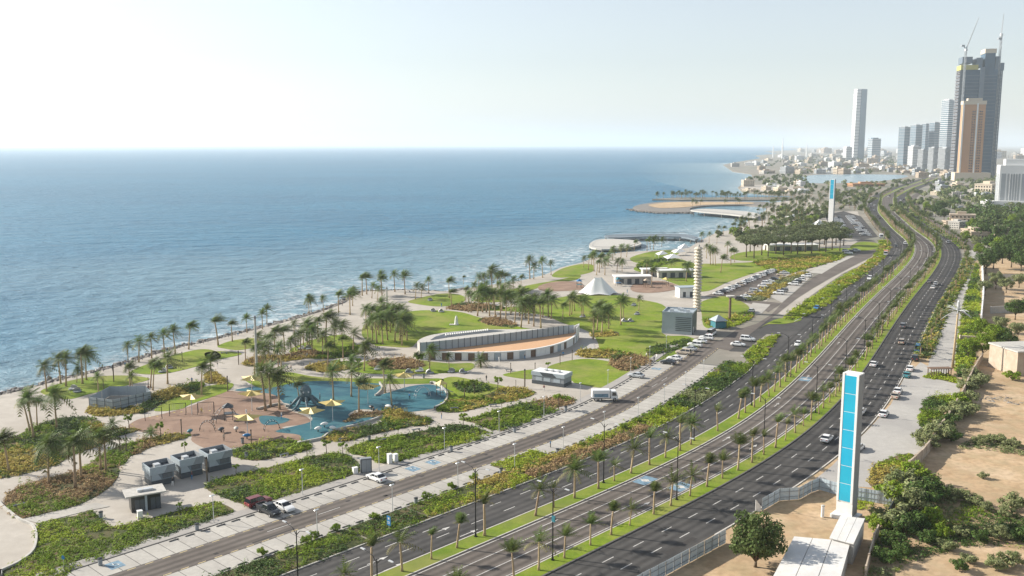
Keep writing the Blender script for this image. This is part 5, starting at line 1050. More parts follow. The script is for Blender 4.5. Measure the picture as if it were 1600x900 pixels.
ptower(357, 656, .3, 'dark play tower with slide on the terracotta floor', 'greyd', 'greyd'); ptower(905, 450, .2, 'blue roofed play tower beside the tent', 'tealm', 'car_blue'); ptower(966, 447, .4, 'blue play tower behind the tent', 'car_blue', 'tealm'); ptower(1010, 449, .2, 'brown play tower in the far play area', 'brownd', 'beigew'); ptower(1040, 447, .9, 'second brown play tower in the far play area', 'brownd', 'yellow'); ptower(690, 618, .6, 'pale play frame on the round blue floor', 'steel', 'yellow')
def springer(u, v, label, mat):
    r = thing('spring_rider', label, 'play equipment', V3(G(u, v), .07), random.uniform(0, 3)); mb = MB(); mb.tube([(0, 0, 0), (0, 0, .45)], .12, 8); mb.obj('spring', M['pole'], r); mb = MB(); mb.lathe([(.1, .4), (.6, .6), (.75, .85), (.4, 1.1), (.1, 1.15)], 10); b = mb.obj('body', M[mat], r, sm=True); b.scale = (1.3, .7, 1)
for u, v, lb, mt in ((497,675,'white spring rider near the wavy planter','whitew'),(507,668,'second white spring rider near the wavy planter','whitew'),(520,674,'third white spring rider near the wavy planter','whitew'),(386,686,'blue spring rider on the terracotta floor','car_blue'),(369,675,'pale spring rider on the terracotta floor','conc'),(346,676,'dark spring rider on the terracotta floor','greyd'),(297,679,'teal spring rider at the hedge tip','tealm'),(607,640,'white slide shaped rider at the neck of the blue floor','whitew'),(580,641,'dark rider at the neck of the blue floor','blackp')): springer(u, v, lb, mt)
def rim(px, label, h=.55, mat='conc'):
    p = resample(rounded(Wp(px), 5)[:-4], .8); mb = MB()
    V, Fc = [], []; t = np.gradient(p, axis=0); t /= np.hypot(*t.T)[:, None]; n = np.c_[-t[:, 1], t[:, 0]] * .18
    for a, b in zip(p + n, p - n): V += [V3(a, 0), V3(a, h), V3(b, h), V3(b, 0)]
    m = len(p); Fc = [(4 * i + k, 4 * i + k + 1, 4 * i + 5 + k, 4 * i + 4 + k) for i in range(m - 1) for k in range(3)] + [(3, 2, 1, 0), (4 * m - 4, 4 * m - 3, 4 * m - 2, 4 * m - 1)]
    mb.add(V, Fc); tag(mb.obj('seat_wall', M[mat]), label, 'low wall')
rim([(586,619),(594,613),(597,606),(593,600),(594,600.2)], 'curved white seat wall at the wavy lawn tongue'); rim([(672,600),(690,606),(699,618),(694,631),(680,638),(679,638.2)], 'curved white seat wall round the blue floor end'); rim([(452,637),(442,633),(428,634),(405,640),(404,640.3)], 'white seat wall between blue and terracotta floors'); rim([(470,692),(486,690),(504,686),(512,680),(530,672),(560,665),(590,655),(591,654.5)], 'long white seat wall at the foot of the blue floor')
# ================================================================ hoardings, walls
def fence(name, label, pts, h, step, pmat, post, rail=True):
    pts = np.array(pts); pts = np.vstack([np.linspace(a, b, max(2, int(round(np.hypot(*(b - a)) / step)) + 1))[:-1] for a, b in zip(pts[:-1], pts[1:])] + [pts[-1:]]); c = pts[0]; r = thing(name, label, 'fence', V3(c, 0)); pts = pts - c
    for a, b in zip(pts[:-1], pts[1:]):
        d = b - a; L = np.hypot(*d); an = math.atan2(d[1], d[0]); mb = MB(); n = 8; lean = random.uniform(-.04, .04)
        for k in range(n):
            x0, x1 = L * k / n + (.02 if k == 0 else 0), L * (k + 1) / n - (.02 if k == n - 1 else 0); y = .03 if k % 2 else 0
            mb.box(x0, x1, y + lean, y + .03 + lean, .06 + random.uniform(0, .02), h)
        o = mb.obj('panel', M[pmat], r, V3(a, 0), an)
        mb = MB(); mb.box(-.05, .05, -.09, -.03, 0, h + .05); mb.obj('post', M[post], r, V3(a, 0), an)
        if rail:
            for z in (h * .3, h * .72): mb = MB(); mb.box(0, L, -.1, -.04, z, z + .06); mb.obj('rail', M[post], r, V3(a, 0), an)
fence('tin_hoarding', 'pale blue tin hoarding along the dark carriageway at the near edge', [R(-40, 28.9), *Wp([(1040,900),(1134,849)])], 2.3, 1.9, 'tin', 'greyw')
fence('tin_hoarding', 'pale blue tin hoarding curving behind the blue pylon', Wp([(1190,799),(1218,783),(1248,781),(1268,770),(1280,766),(1332,780),(1394,790)]), 2.3, 1.9, 'tin', 'greyw')
fence('privacy_fence', 'grey panel enclosure on the seafront paving', Wp([(140,636),(177,641),(236,627),(228,618),(172,619),(140,636)]), 2.5, 2.2, 'greyl', 'greyd')
mb = MB(); q = G(1180, 800); mb.add([(0, 0, 0), (.06, 0, 0), (.06, 1.1, 0), (0, 1.1, 0), (0, 0, 2.2), (.06, 0, 2.2), (.06, 1.1, .9), (0, 1.1, .9)], [(3, 2, 1, 0), (4, 5, 6, 7), (0, 1, 5, 4), (1, 2, 6, 5), (2, 3, 7, 6), (3, 0, 4, 7)]); tag(mb.obj('end_panel', M['whitew'], None, V3(q, .02), -1.2), 'white triangular end panel of the tin hoarding', 'panel')
def wall(label, pts, h, th=.3, mat='beigew', seg=4.):
    pts = resample(np.array(pts), seg); c = pts[0]; r = thing('boundary_wall', label, 'wall', V3(c, 0)); pts = pts - c
    for i, (a, b) in enumerate(zip(pts[:-1], pts[1:])):
        d = b - a; L = np.hypot(*d); an = math.atan2(d[1], d[0]); hh = h * (1 + .04 * math.sin(i * 2.1))
        mb = MB(); mb.box(.03, L - .03, -th / 2, th / 2, -.05, hh); mb.obj('wall_section', M[mat], r, V3(a, 0), an)
        mb = MB(); mb.box(-.2, .2, -th * .75, th * .75, -.05, hh + .15); mb.obj('pier', M[mat], r, V3(a, 0), an)
wall('beige boundary wall behind the forecourt bushes', Wp([(1420,738),(1436,724),(1456,700),(1462,688),(1486,654),(1502,626),(1520,588),(1535,562)]), 2.3)
wall('thin beige wall beside the white sheds', Wp([(1352,905),(1366,850),(1372,838)]), 2., .2)
wall('dark fence wall between hoarding and thicket', Wp([(1382,824),(1398,795)]), 2., .15, 'greyd')
wall('pale wall beside the tall footpath', Wp([(1532,512),(1536,470),(1534,418)]), 4.2, .4, 'whitew', 12)
wall('low grey wall across the wooded plots', Wp([(1548,490),(1580,488),(1612,486)]), 2.6, .3, 'conc', 8)
wall('grey wall beyond the wooded plots', Wp([(1545,438),(1610,440)]), 3., .3, 'conc', 10)
wall('low beige wall in the green growth', Wp([(1500,532),(1526,533)]), 1.6, .8, 'beigew', 8)
def gateway():
    r = thing('gate_pavilion', 'small brown slatted shelter at the head of the forecourt', 'shelter', V3(G(1455, 588), .05), .1)
    for x in np.linspace(0, 5.6, 9): mb = MB(); mb.box(x - .08, x + .08, -.08, .08, 0, 1.9); mb.obj('slat', M['brownd'], r)
    mb = MB(); mb.box(-.3, 5.9, -.3, 1.9, 1.9, 2.1); mb.obj('roof', M['brownd'], r)
    for x in (-.1, 5.7): mb = MB(); mb.box(x - .1, x + .1, 1.5, 1.7, 0, 1.9); mb.obj('post', M['brownd'], r)
gateway()
# pylons
def pylon(u, v, vt, w_, d_, rz, n, label, zf=.125):
    p = G(u, v); h = Zat(vt, p[1]); r = thing('sign_pylon', label, 'sign pylon', V3(p, 0), rz); e = .14 * w_
    mb = MB(); mb.box(-w_ / 2, w_ / 2, 0, d_, .6, h); mb.obj('tower', M['whitew'], r)
    mb = MB(); mb.box(-w_ / 2 - .7, w_ / 2 + .7, -.7, d_ + .7, 0, .6); mb.obj('plinth', M['whitew'], r)
    z0 = h * zf; ph = (h - z0 - .3) / n
    for k in range(n):
        z = z0 + k * ph
        mb = MB(); mb.box(-w_ / 2 + e, w_ / 2 - e, -.1, -.004, z + .05, z + ph - .05); mb.obj('light_panel', M['cyan'], r)
    for k in range(n + 1): mb = MB(); mb.box(-w_ / 2 + .02, w_ / 2 - .02, -.07, -.002, z0 + k * ph - .06, z0 + k * ph + .06); mb.obj('frame_bar', M['whitew'], r)
    for sg in (-1, 1): mb = MB(); x = sg * (w_ / 2 - e / 2); mb.box(x - e / 2 + .01, x + e / 2 - .01, -.14, -.003, z0 - .1, h - .02); mb.obj('frame_bar', M['whitew'], r)
    mb = MB(); mb.box(w_ / 2 + .002, w_ / 2 + .05, .1, d_ - .1, .8, h - .2); mb.obj('side_shade', M['greyw'], r)  # grey sheet darkens the side face, its shade put into the colour
pylon(1318, 811, 584, 2.75, 2.1, -.72, 7, 'tall white pylon with seven bright blue panels on the sand')
pylon(1297, 356, 280, 3.6, 2.8, -.6, 4, 'distant white and blue pylon by the crowded car park', .6)
def mastpalm():
    p = G(1488, 575); h = Zat(486, p[1]); r = thing('antenna_mast', 'tall mobile mast disguised as a palm with silvery spikes', 'mast', V3(p, 0)); mb = MB(); mb.tube([(0, 0, 0), (.3, 0, h * .5), (.5, 0, h)], [.36, .3, .22], 9); mb.obj('pole', M['trunk'], r, sm=True)
    for k in range(22):
        a = k * 2.4; el = random.uniform(-.2, 1.1); L = random.uniform(3.2, 4.8); pts = []
        for s in np.linspace(0, 1, 5): pts.append((.5 + L * s * math.cos(a) * math.cos(el), L * s * math.sin(a) * math.cos(el), h + L * s * math.sin(el) - 1.5 * s * s))
        mb = MB(); mb.tube(pts, [.16, .15, .13, .1, .04], 4); mb.obj('frond', M['steel'] if k % 3 else M['leafo'], r)
    mb = MB(); mb.lathe([(.35, 0), (.42, .6), (.35, 2.6), (.1, 3.)], 9, (.5, 0, h)); mb.obj('antenna', M['steel'], r)
mastpalm()
# tall poles in the park
for u, v, vt, lb in ((402,594,498,'tall pale pillar on the palm plaza'),(605,492,452,'tall pillar among the lawn palms')):
    p = G(u, v); h = Zat(vt, p[1]); r = thing('light_pillar', lb, 'pillar', V3(p, .05)); mb = MB(); mb.lathe([(.36, 0), (.3, h * .5), (.28, h)], 9); mb.obj('shaft', M['conc'], r); mb = MB(); mb.lathe([(.7, 0), (.7, .5)], 9); mb.obj('foot', M['conc'], r); mb = MB(); mb.lathe([(.34, h), (.34, h + .5), (.2, h + .8)], 9); mb.obj('cap', M['greyw'], r)
p = G(1140, 500); h = Zat(462, p[1]); r = thing('column', 'slender brown column with wide cap beside the junction lawn', 'column', V3(p, .05)); mb = MB(); mb.tube([(0, 0, 0), (0, 0, h - .8)], [.5, .42], 9); mb.obj('shaft', M['brownd'], r); mb = MB(); mb.lathe([(.5, h - .9), (1.5, h - .4), (1.6, h)], 10); mb.obj('cap', M['conc'], r)
# shore railing and rocks
rl = resample(shw[2:14], 3.); c = rl[0]; r = thing('promenade_railing', 'low railing along the near seafront edge', 'railing', V3(c, 0)); pt = MB(); pt.box(-.06, .06, -.06, .06, 0, 1.1); ptd = pt.data('post', M['greyd'])
for a in rl: link('post', ptd, r, V3(a - c + np.array([.6, -.8]), 0))
mb = MB(); mb.tube([V3(a - c + np.array([.6, -.8]), 1.05) for a in rl], .04, 4); mb.obj('handrail', M['greyd'], r)
def rocks(pts, n, label, spread=2.):
    p = resample(pts, 1.); Vs, Ts, b = [], [], 0
    base = np.array([(-1, -1, -1), (1, -1, -1), (1, 1, -1), (-1, 1, -1), (-.7, -.7, 1), (.7, -.7, .8), (.7, .7, 1), (-.6, .7, .7)], float); fq = np.array([(3, 2, 1, 0), (4, 5, 6, 7), (0, 1, 5, 4), (1, 2, 6, 5), (2, 3, 7, 6), (3, 0, 4, 7)])
    for i in range(n):
        q = p[rng.integers(len(p))] + rng.normal(size=2) * spread; s = rng.uniform(.4, 1.)
        a = rng.uniform(0, 6); ro = np.array([[math.cos(a), -math.sin(a), 0], [math.sin(a), math.cos(a), 0], [0, 0, 1]])
        Vs.append((base * rng.uniform(.6, 1.2, (8, 3)) * s * np.array([1, .8, .6])) @ ro.T + np.array([q[0], q[1], -.5])); Ts.append(fq + b); b += 8
    tag(link('rocks', meshnp('rocks', np.vstack(Vs), np.vstack(Ts), M['rock'], 4)), label, None, None, 'stuff')
rocks(shw[2:24] + np.array([-1.5, 1.5]), 1500, 'dark boulders along the near waterline', 1.3); rocks(Wp([(989,326),(1000,329),(1028,332),(1079,332)]), 400, 'boulders along the outer spit', 3)
# people
def person():
    me = bpy.data.meshes.new('person'); J = [(0, 0, .98), (0, 0, 1.2), (0, 0, 1.42), (0, 0, 1.52), (0, .01, 1.66), (0, .01, 1.76), (.1, 0, .92), (.12, .03, .5), (.12, 0, .08), (.12, .12, .04), (-.1, 0, .92), (-.12, -.06, .5), (-.12, -.14, .09), (-.12, -.02, .04), (.2, 0, 1.4), (.26, .02, 1.12), (.25, .1, .88), (-.2, 0, 1.4), (-.26, -.02, 1.12), (-.25, .06, .88)]
    E_ = [(0, 1), (1, 2), (2, 3), (3, 4), (4, 5), (0, 6), (6, 7), (7, 8), (8, 9), (0, 10), (10, 11), (11, 12), (12, 13), (2, 14), (14, 15), (15, 16), (2, 17), (17, 18), (18, 19)]
    rad = [.15, .14, .16, .06, .1, .07, .1, .075, .05, .04, .1, .075, .05, .04, .07, .05, .035, .07, .05, .035]
    me.from_pydata(J, E_, []); o = link('person', me); m = o.modifiers.new('s', 'SKIN'); sv = me.skin_vertices[0].data
    for i, q in enumerate(rad): sv[i].radius = (q, q * .8)
    sv[0].use_root = True; sb = o.modifiers.new('b', 'SUBSURF'); sb.levels = 1; sb.render_levels = 1
    dg = bpy.context.evaluated_depsgraph_get(); d = bpy.data.meshes.new_from_object(o.evaluated_get(dg)); bpy.data.objects.remove(o); return d
pd_ = person()
for i, (u, v, top, bot, lb) in enumerate(((1026,562,'whitew','whitew','person in white walking on the park walkway'),(1022,566,'greyd','blackp','person in dark clothes beside the one in white'),(584,648,'blackp','blackp','person in black standing at the blue floor'),(232,612,'car_red','greyd','person in red by the grey enclosure'),(860,700,'car_blue','blackp','person in blue walking by the planted strip'),(315,648,'yellow','greyd','child in yellow on the terracotta floor'))):
    d = pd_.copy(); d.materials.clear()
    for m in ('skin', top, bot): d.materials.append(M[m])
    zs = np.array([q.center.z for q in d.polygons]); d.polygons.foreach_set('material_index', np.where(zs > 1.5, 0, np.where(zs > .95, 1, 2)).astype(np.int32))
    tag(link('person', d, None, V3(G(u, v), .1), random.uniform(0, 6)), lb, 'person')

# round plaza wall, ramp and more visitors
rim([(-10,786),(8,796),(30,813),(50,822),(57,838),(52,862),(30,880),(2,893),(1,893.5)], 'curved low wall around the round plaza at the near corner', .45)
pxsheet('path', [(34,812),(60,806),(150,786),(172,792),(140,798),(60,818)], .1, M['bay'], 'pale stepped ramp beside the brown mound')
pp = [(150,585),(176,580),(196,575),(262,552),(300,541),(318,538),(350,530),(372,525),(420,512),(300,600),(340,575),(455,580),(560,590),(700,560),(780,566),(820,562),(880,558),(760,596),(850,612),(690,655),(480,560),(600,556),(640,460),(690,480),(720,484),(810,440),(850,433),(980,458),(1010,560),(1036,556),(500,512),(520,504),(535,478),(600,458),(385,650),(440,655),(500,625),(640,625),(270,760),(300,750),(350,690)]
tops = ['whitew','greyd','car_blue','blackp','car_red','beigew','greyl']
for i, (u, v) in enumerate(pp):
    d = pd_.copy(); d.materials.clear()
    for m in ('skin', tops[i % 7], ['blackp', 'greyd', 'whitew', 'car_blue'][i % 4]): d.materials.append(M[m])
    zs = np.array([q.center.z for q in d.polygons]); d.polygons.foreach_set('material_index', np.where(zs > 1.5, 0, np.where(zs > .95, 1, 2)).astype(np.int32))
    tag(link('person', d, None, V3(G(u, v), .1), random.uniform(0, 6)), '%s visitor strolling in the park, counted from the seafront edge' % nth(i + 1), 'person', 'visitors strolling in the park')
# ================================================================ park buildings
def frame3(A, B, C):
    """base corners: left, front, right -> location, rotation, length along x (front to right) and y (front to left)"""
    a, b, c = G(*A), G(*B), G(*C); ex = c - b; lx = np.hypot(*ex); ex /= lx; ey = np.array([-ex[1], ex[0]]); return b, math.atan2(ex[1], ex[0]), lx, abs((a - b) @ ey)
M['greym'] = flat('slate_panel', (.16, .195, .22), .5, var=.12)
def kiosk(A, B, C, h, label, dark):
    b, rz, lx, ly = frame3(A, B, C); ly = min(ly, lx * .9); r = thing('park_kiosk', label, 'kiosk', V3(b, .05), rz)
    mb = MB(); mb.box(0, lx, 0, ly, 0, h * .28); mb.obj('plinth', M['greyd'], r)
    mb = MB(); mb.box(.04, lx - .04, .04, ly - .04, h * .28, h * .62); mb.obj('wall', M['greym'], r)
    mb = MB(); mb.add([(lx * .02, -.0, h * .3), (lx * .45, 0, h * .3), (lx * .3, 0, h * .61), (lx * .02, 0, h * .61)], [(0, 1, 2, 3)]); mb.v = [(x, -.01, z) for x, y, z in mb.v]; mb.obj('facet', M['greyl'], r)
    mb = MB(); mb.box(lx * .5, lx * .92, -.03, .03, h * .34, h * .58); sh = mb.obj('shutter', M['greyd'], r)
    for k in range(4): q = MB(); z = h * (.36 + .055 * k); q.box(lx * .51, lx * .91, -.05, -.032, z, z + .05); q.obj('slat', M['greyw'], sh)
    o = .22; t = .16                                          # overhanging parapet box, open on top
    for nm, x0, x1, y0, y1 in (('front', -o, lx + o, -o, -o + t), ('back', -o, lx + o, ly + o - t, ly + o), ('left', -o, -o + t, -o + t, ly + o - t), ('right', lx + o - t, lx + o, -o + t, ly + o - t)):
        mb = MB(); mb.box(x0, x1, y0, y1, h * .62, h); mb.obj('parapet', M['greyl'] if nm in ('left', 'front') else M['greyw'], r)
    mb = MB(); mb.box(-o + t, lx + o - t, -o + t, ly + o - t, h * .625, h * .8); mb.obj('roof', M['greyd'], r)
    mb = MB(); mb.add([(lx * .55, -o - .012, h * .63), (lx + o - .02, -o - .012, h * .63), (lx + o - .02, -o - .012, h * .98), (lx * .72, -o - .012, h * .98)], [(0, 1, 2, 3)]); mb.obj('facet', M['greyw'], r)
    mb = MB(); mb.box(lx * .3, lx * .55, ly * .4, ly * .7, h * .8, h * .97); mb.obj('roof_unit', M['steel'], r)
kiosk((220,753), (237,762), (273,754), 3.7, 'nearest of three grey box kiosks on the kiosk plaza', 0)
kiosk((270,741), (283,749), (317,741), 3.7, 'middle of three grey box kiosks on the kiosk plaza', 0)
kiosk((314,731), (327,739), (362,731), 3.7, 'farthest of three grey box kiosks on the kiosk plaza', 0)
def black_kiosk():
    b, rz, lx, ly = frame3((190,797), (206,802), (252,794)); ly = 3.; h = 2.9; r = thing('restroom_kiosk', 'low black kiosk with flat white roof on the kiosk plaza', 'kiosk', V3(b, .05), rz)
    for x0, x1 in ((0, lx * .46), (lx * .54, lx)): mb = MB(); mb.box(x0, x1, 0, ly, 0, h); mb.obj('wall', M['blackp'], r)
    mb = MB(); mb.box(lx * .46 + .01, lx * .54 - .01, -.12, ly - .1, 0, h); mb.obj('pier', M['greyl'], r)
    mb = MB(); mb.box(-.9, lx + .9, -.6, ly + .6, h, h + .22); rf = mb.obj('roof', M['conc'], r)
    for x in (.25, .45, .62): mb = MB(); mb.box(lx * x, lx * x + .8, ly * .3, ly * .6, h + .22, h + .6); mb.obj('roof_unit', M['steel'], rf)
    for x in (.12, .3, .66, .84): mb = MB(); mb.box(lx * x, lx * x + .75, -.05, -.004, .1, 2.1); mb.obj('door', M['greyd'], r)
black_kiosk()
def small_kiosk():
    b, rz, lx, ly = frame3((831,599), (881,606), (893,600)); a, c = G(831, 599), G(881, 606); ex = c - a; L = np.hypot(*ex); rz = math.atan2(ex[1], ex[0]); h = 3.3; D_ = 4.5; r = thing('park_kiosk', 'long low grey kiosk by the bright lawn near the truck', 'kiosk', V3(a, .05), rz)
    mb = MB(); mb.box(0, L, 0, D_, 0, .9); mb.obj('plinth', M['greyd'], r); mb = MB(); mb.box(.05, L - .05, .05, D_ - .05, .9, 2.3); mb.obj('wall', M['greyw'], r)
    mb = MB(); mb.box(-.15, L + .15, -.15, D_ + .15, 2.3, h); mb.obj('parapet', M['greyl'], r); mb = MB(); mb.box(.1, L - .1, .1, D_ - .1, h - .02, h + .04); mb.obj('roof', M['whitew'], r)
    mb = MB(); mb.add([(L * .35, -.17, 2.32), (L * .78, -.17, 2.32), (L * .65, -.17, h - .02), (L * .25, -.17, h - .02)], [(0, 1, 2, 3)]); mb.obj('facet', M['greyd'], r)
    for x in (.12, .38, .68): mb = MB(); mb.box(L * x, L * x + L * .2, .0, .045, 1., 2.1); mb.obj('shutter', M['greyl'], r)
    for x in (.3, .5, .7): mb = MB(); mb.box(L * x, L * x + .6, 1.5, 2.6, h + .04, h + .5); mb.obj('roof_unit', M['steel'], r)
small_kiosk()
def grey_block():
    a, c = G(1034, 521), G(1081, 524); ex = c - a; L = np.hypot(*ex); rz = math.atan2(ex[1], ex[0]); h = 6.9; D_ = 10; r = thing('service_block', 'light grey two storey service block below the ringed tower', 'building', V3(a, .05), rz)
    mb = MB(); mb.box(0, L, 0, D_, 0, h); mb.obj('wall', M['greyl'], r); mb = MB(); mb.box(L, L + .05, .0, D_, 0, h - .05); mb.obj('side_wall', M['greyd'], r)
    for k in range(8): mb = MB(); z = 1.2 + k * .62; mb.box(L * .45, L * .97, -.15, -.01, z, z + .2); mb.obj('louvre', M['greyd'], r)
    for x0, x1, y0, y1 in ((-.05, L + .1, -.05, .2), (-.05, L + .1, D_ - .2, D_ + .05), (-.05, .2, .2, D_ - .2), (L - .15, L + .1, .2, D_ - .2)): mb = MB(); mb.box(x0, x1, y0, y1, h, h + .5); mb.obj('parapet', M['greyl'], r)
    for x, y in ((.2, .3), (.5, .5), (.75, .3), (.4, .7)): mb = MB(); mb.box(L * x, L * x + 1.2, D_ * y, D_ * y + 1.1, h, h + .9); mb.obj('roof_unit', M['steel'], r)
    mb = MB(); mb.box(L + .052, L + .09, 2, 3.4, 0, 2.3); mb.obj('door', M['steel'], r)
grey_block()
def gazebo():
    r = thing('gazebo', 'dark teal gazebo with pale peaked canopy by the junction', 'gazebo', V3(G(1122, 512), .05), .3)
    for x in (-2, 2):
        for y in (-2, 2): mb = MB(); mb.tube([(x, y, 0), (x, y, 2.6)], .1, 6); mb.obj('post', M['greyd'], r)
    mb = MB(); mb.box(-1.9, 1.9, -1.9, 1.9, .05, 2.2); mb.obj('booth', M['tealm'], r); mb = MB(); mb.prism([(-2.4, -2.4), (2.4, -2.4), (2.4, 2.4), (-2.4, 2.4)], 2.6, 4.4, .08); mb.obj('canopy', M['greyl'], r)
gazebo()
def white_booth():
    r = thing('white_booth', 'white booth beside the ringed tower', 'booth', V3(G(1075, 464), .05), .2); mb = MB(); mb.box(-4.5, 4.5, -2, 3, 0, 4); mb.obj('wall', M['whitew'], r); mb = MB(); mb.box(-4.8, 4.8, -2.3, 3.3, 4, 4.3); mb.obj('roof', M['greyl'], r)
    for x in (-3, 0, 2.4): mb = MB(); mb.box(x, x + 1.2, -2.06, -2.003, .2, 2.4); mb.obj('door', M['greyd'], r)
white_booth()
# ringed sculpture tower
def ringtower():
    p = G(1089, 486); h = Zat(386, p[1]); r = thing('ring_tower', 'tall cream sculpture tower of stacked ring segments', 'tower', V3(p, .05)); n = 21; dh = h / n; ring = MB(); m = 10
    ring.lathe([(.95, 0), (1.62, dh * .28), (1.62, dh * .5), (1.15, dh * .86), (.95, dh)], m); d = ring.data('ring', M['cream'])
    for k in range(n): o = link('ring', d, r, (.12 * math.sin(k * .9), 0, k * dh), k * .31)
    mb = MB(); mb.lathe([(.4, 0), (.4, h + .6), (.2, h + 1.)], 8); mb.obj('mast', M['conc'], r)
ringtower()
def tent():
    p = G(934, 459); r = thing('white_tent', 'white tensile tent with two peaks on the lawn', 'tent', V3(p, .05)); r.scale = (1.08, 1.05, .88); V, Fc = [], []; n, m = 28, 9; pk_ = [(-1.4, 0), (1.3, .3)]
    for j in range(m):
        f = j / (m - 1)
        for k in range(n):
            a = 2 * math.pi * k / n; rad = 7.3 * (1 + .10 * math.cos(6 * a)); ex_, ey_ = rad * math.cos(a), rad * .72 * math.sin(a); px_ = -1.3 if math.cos(a) < 0 else 1.3; px_ = 1.3 * math.tanh(4 * math.cos(a)); g = f ** 1.35
            V.append((px_ * g + ex_ * (1 - g) ** 1.0, ey_ * (1 - g), .15 + (7.6 + .25 * math.cos(a)) * f ** 1.55 * (1 if f < 1 else 1) + (.55 * abs(math.sin(3 * a)) * (1 - f) ** 2)))
    Fc = [(j * n + k, j * n + (k + 1) % n, (j + 1) * n + (k + 1) % n, (j + 1) * n + k) for j in range(m - 1) for k in range(n)]
    me = meshdata('canopy', V, Fc, M['canvas'], None, True); link('canopy', me, r)
    for x in (-1.35, 1.35): mb = MB(); mb.tube([(x, 0, 0), (x, 0, 8.)], .12, 7); mb.obj('mast', M['steel'], r)
    for k in range(6):
        a = math.pi * k / 3; mb = MB(); mb.tube([(7.9 * math.cos(a), 5.7 * math.sin(a), .25), (9.3 * math.cos(a), 6.9 * math.sin(a), 0)], .04, 5); mb.obj('guy_rope', M['steel'], r)
    mb = MB(); mb.add([(2.6, -4.35, .2), (3.9, -3.9, .2), (2.0, -1.2, 4.6), (1.75, -1.3, 4.6)], [(0, 1, 2, 3)]); mb.obj('opening', M['greyd'], r)
    mb = MB(); mb.add([(-1.2, -2.2, 3.1), (-.5, -2.2, 3.1), (-.7, -1.6, 4.3), (-.95, -1.6, 4.3)], [(0, 1, 2, 3)]); mb.obj('opening', M['greyd'], r)
tent()
# curved leaf shaped pavilion
def pavilion():
    zr, zf = 2.5, 4.9
    front = resample(smooth(resample(Wp([(660,549),(684,549.5),(712,550),(772,550.5),(816,548),(860,541),(888,532),(902,523),(905,516)], zr), 2.), 2, 2), 1.9)
    back = resample(smooth(resample(Wp([(656,536.5),(690,533.5),(744,527.5),(810,519.5),(860,513),(896,508.5)], zf), 2.), 2, 1), 2.0)
    rear = smooth(resample(Wp([(652,533),(660,526),(690,519.5),(730,516),(770,514),(800,514.5),(850,513),(892,508.4)], zf), 2.), 2, 1)
    c = front[0].copy(); r = thing('curved_pavilion', 'leaf shaped pavilion with orange roof terrace and grey screen wall', 'building', V3(c, 0)); fr, bk, re = front - c, back - c, rear - c
    sheet('roof_terrace', np.vstack([fr, bk[::-1]]), zr, M['orange'], None, r)
    up = sheet('upper_roof', np.vstack([bk, re[::-1]]), zf - .05, M['conc'], None, r, skirt=zf - .1)
    for i, (a, b) in enumerate(zip(fr[:-1], fr[1:])):                              # white panels, brown doors and piers along the front
        d = b - a; L = np.hypot(*d); an = math.atan2(d[1], d[0]); k = i % 4
        mb = MB(); mb.box(.05, L - .05, 0 if k != 1 else .25, .4, 0, zr - .28); mb.obj('front_panel' if k != 1 else 'door', M['whitew'] if k in (0, 2) else M['brownd'] if k == 1 else random.choice([M['greyl'], M['brownd'], M['whitew']]), r, V3(a, 0), an)
        mb = MB(); mb.box(-.03, L + .03, -.12, .5, zr - .28, zr + .04); mb.obj('fascia', M['whitew'], r, V3(a, 0), an)
    for a, b in zip(bk[:-1], bk[1:]):                                              # grey screen panels with dark posts
        d = b - a; L = np.hypot(*d); an = math.atan2(d[1], d[0])
        mb = MB(); mb.box(.04, L - .04, -.2, -.12, zr + .02, zf + .25); mb.obj('screen_panel', M['greyl'], r, V3(a, 0), an)
        mb = MB(); mb.box(-.06, .06, -.3, -.1, zr + .02, zf + .35); mb.obj('screen_post', M['greyd'], r, V3(a, 0), an)
    tipw = np.vstack([fr[-5:], bk[-1:]])
    for a, b in zip(tipw[:-1], tipw[1:]):
        d = b - a; L = np.hypot(*d); an = math.atan2(d[1], d[0]); mb = MB(); mb.box(0, L, -.1, .1, zr + .04, zf - .2); mb.obj('end_wall', M['whitew'], r, V3(a, 0), an)
    # sunk skylight crescent with white fins
    cr = np.vstack([Wp([(672,531.5),(700,527),(740,522),(790,517)], zf), Wp([(770,515.3),(735,516.5),(700,520),(680,526)], zf)]) - c
    sk = sheet('skylight', cr, zf + .02, M['greyd'], None, r)
    for f in np.linspace(.0, 1, 20):
        a = (G(697, 524.2, zf) * (1 - f) + G(762, 516.6, zf) * f) - c; mb = MB(); mb.box(-.14, .14, -.5, .5, zf + .03, zf + .5); mb.obj('fin', M['whitew'], sk, V3(a, 0), .3)
    le = Wp([(652,533),(656,536.5)], zf) - c; mb = MB()
    d = fr[0] - (bk[0]); L = np.hypot(*d); an = math.atan2(d[1], d[0]); mb.box(0, L, -.15, .15, 0, zr); mb.obj('end_wall', M['conc'], r, V3(bk[0], 0), an)
pavilion()
mb = MB(); p = G(713, 508); r = thing('fountain_sculpture', 'small white sculpture standing on the large lawn', 'sculpture', V3(p, .09)); mb.lathe([(.9, 0), (.7, .5), (.45, 2.6), (.2, 3.2)], 9); mb.obj('figure', M['whitew'], r); mb = MB(); mb.box(-2.4, .8, -.8, .8, 0, .25); mb.obj('base', M['conc'], r)
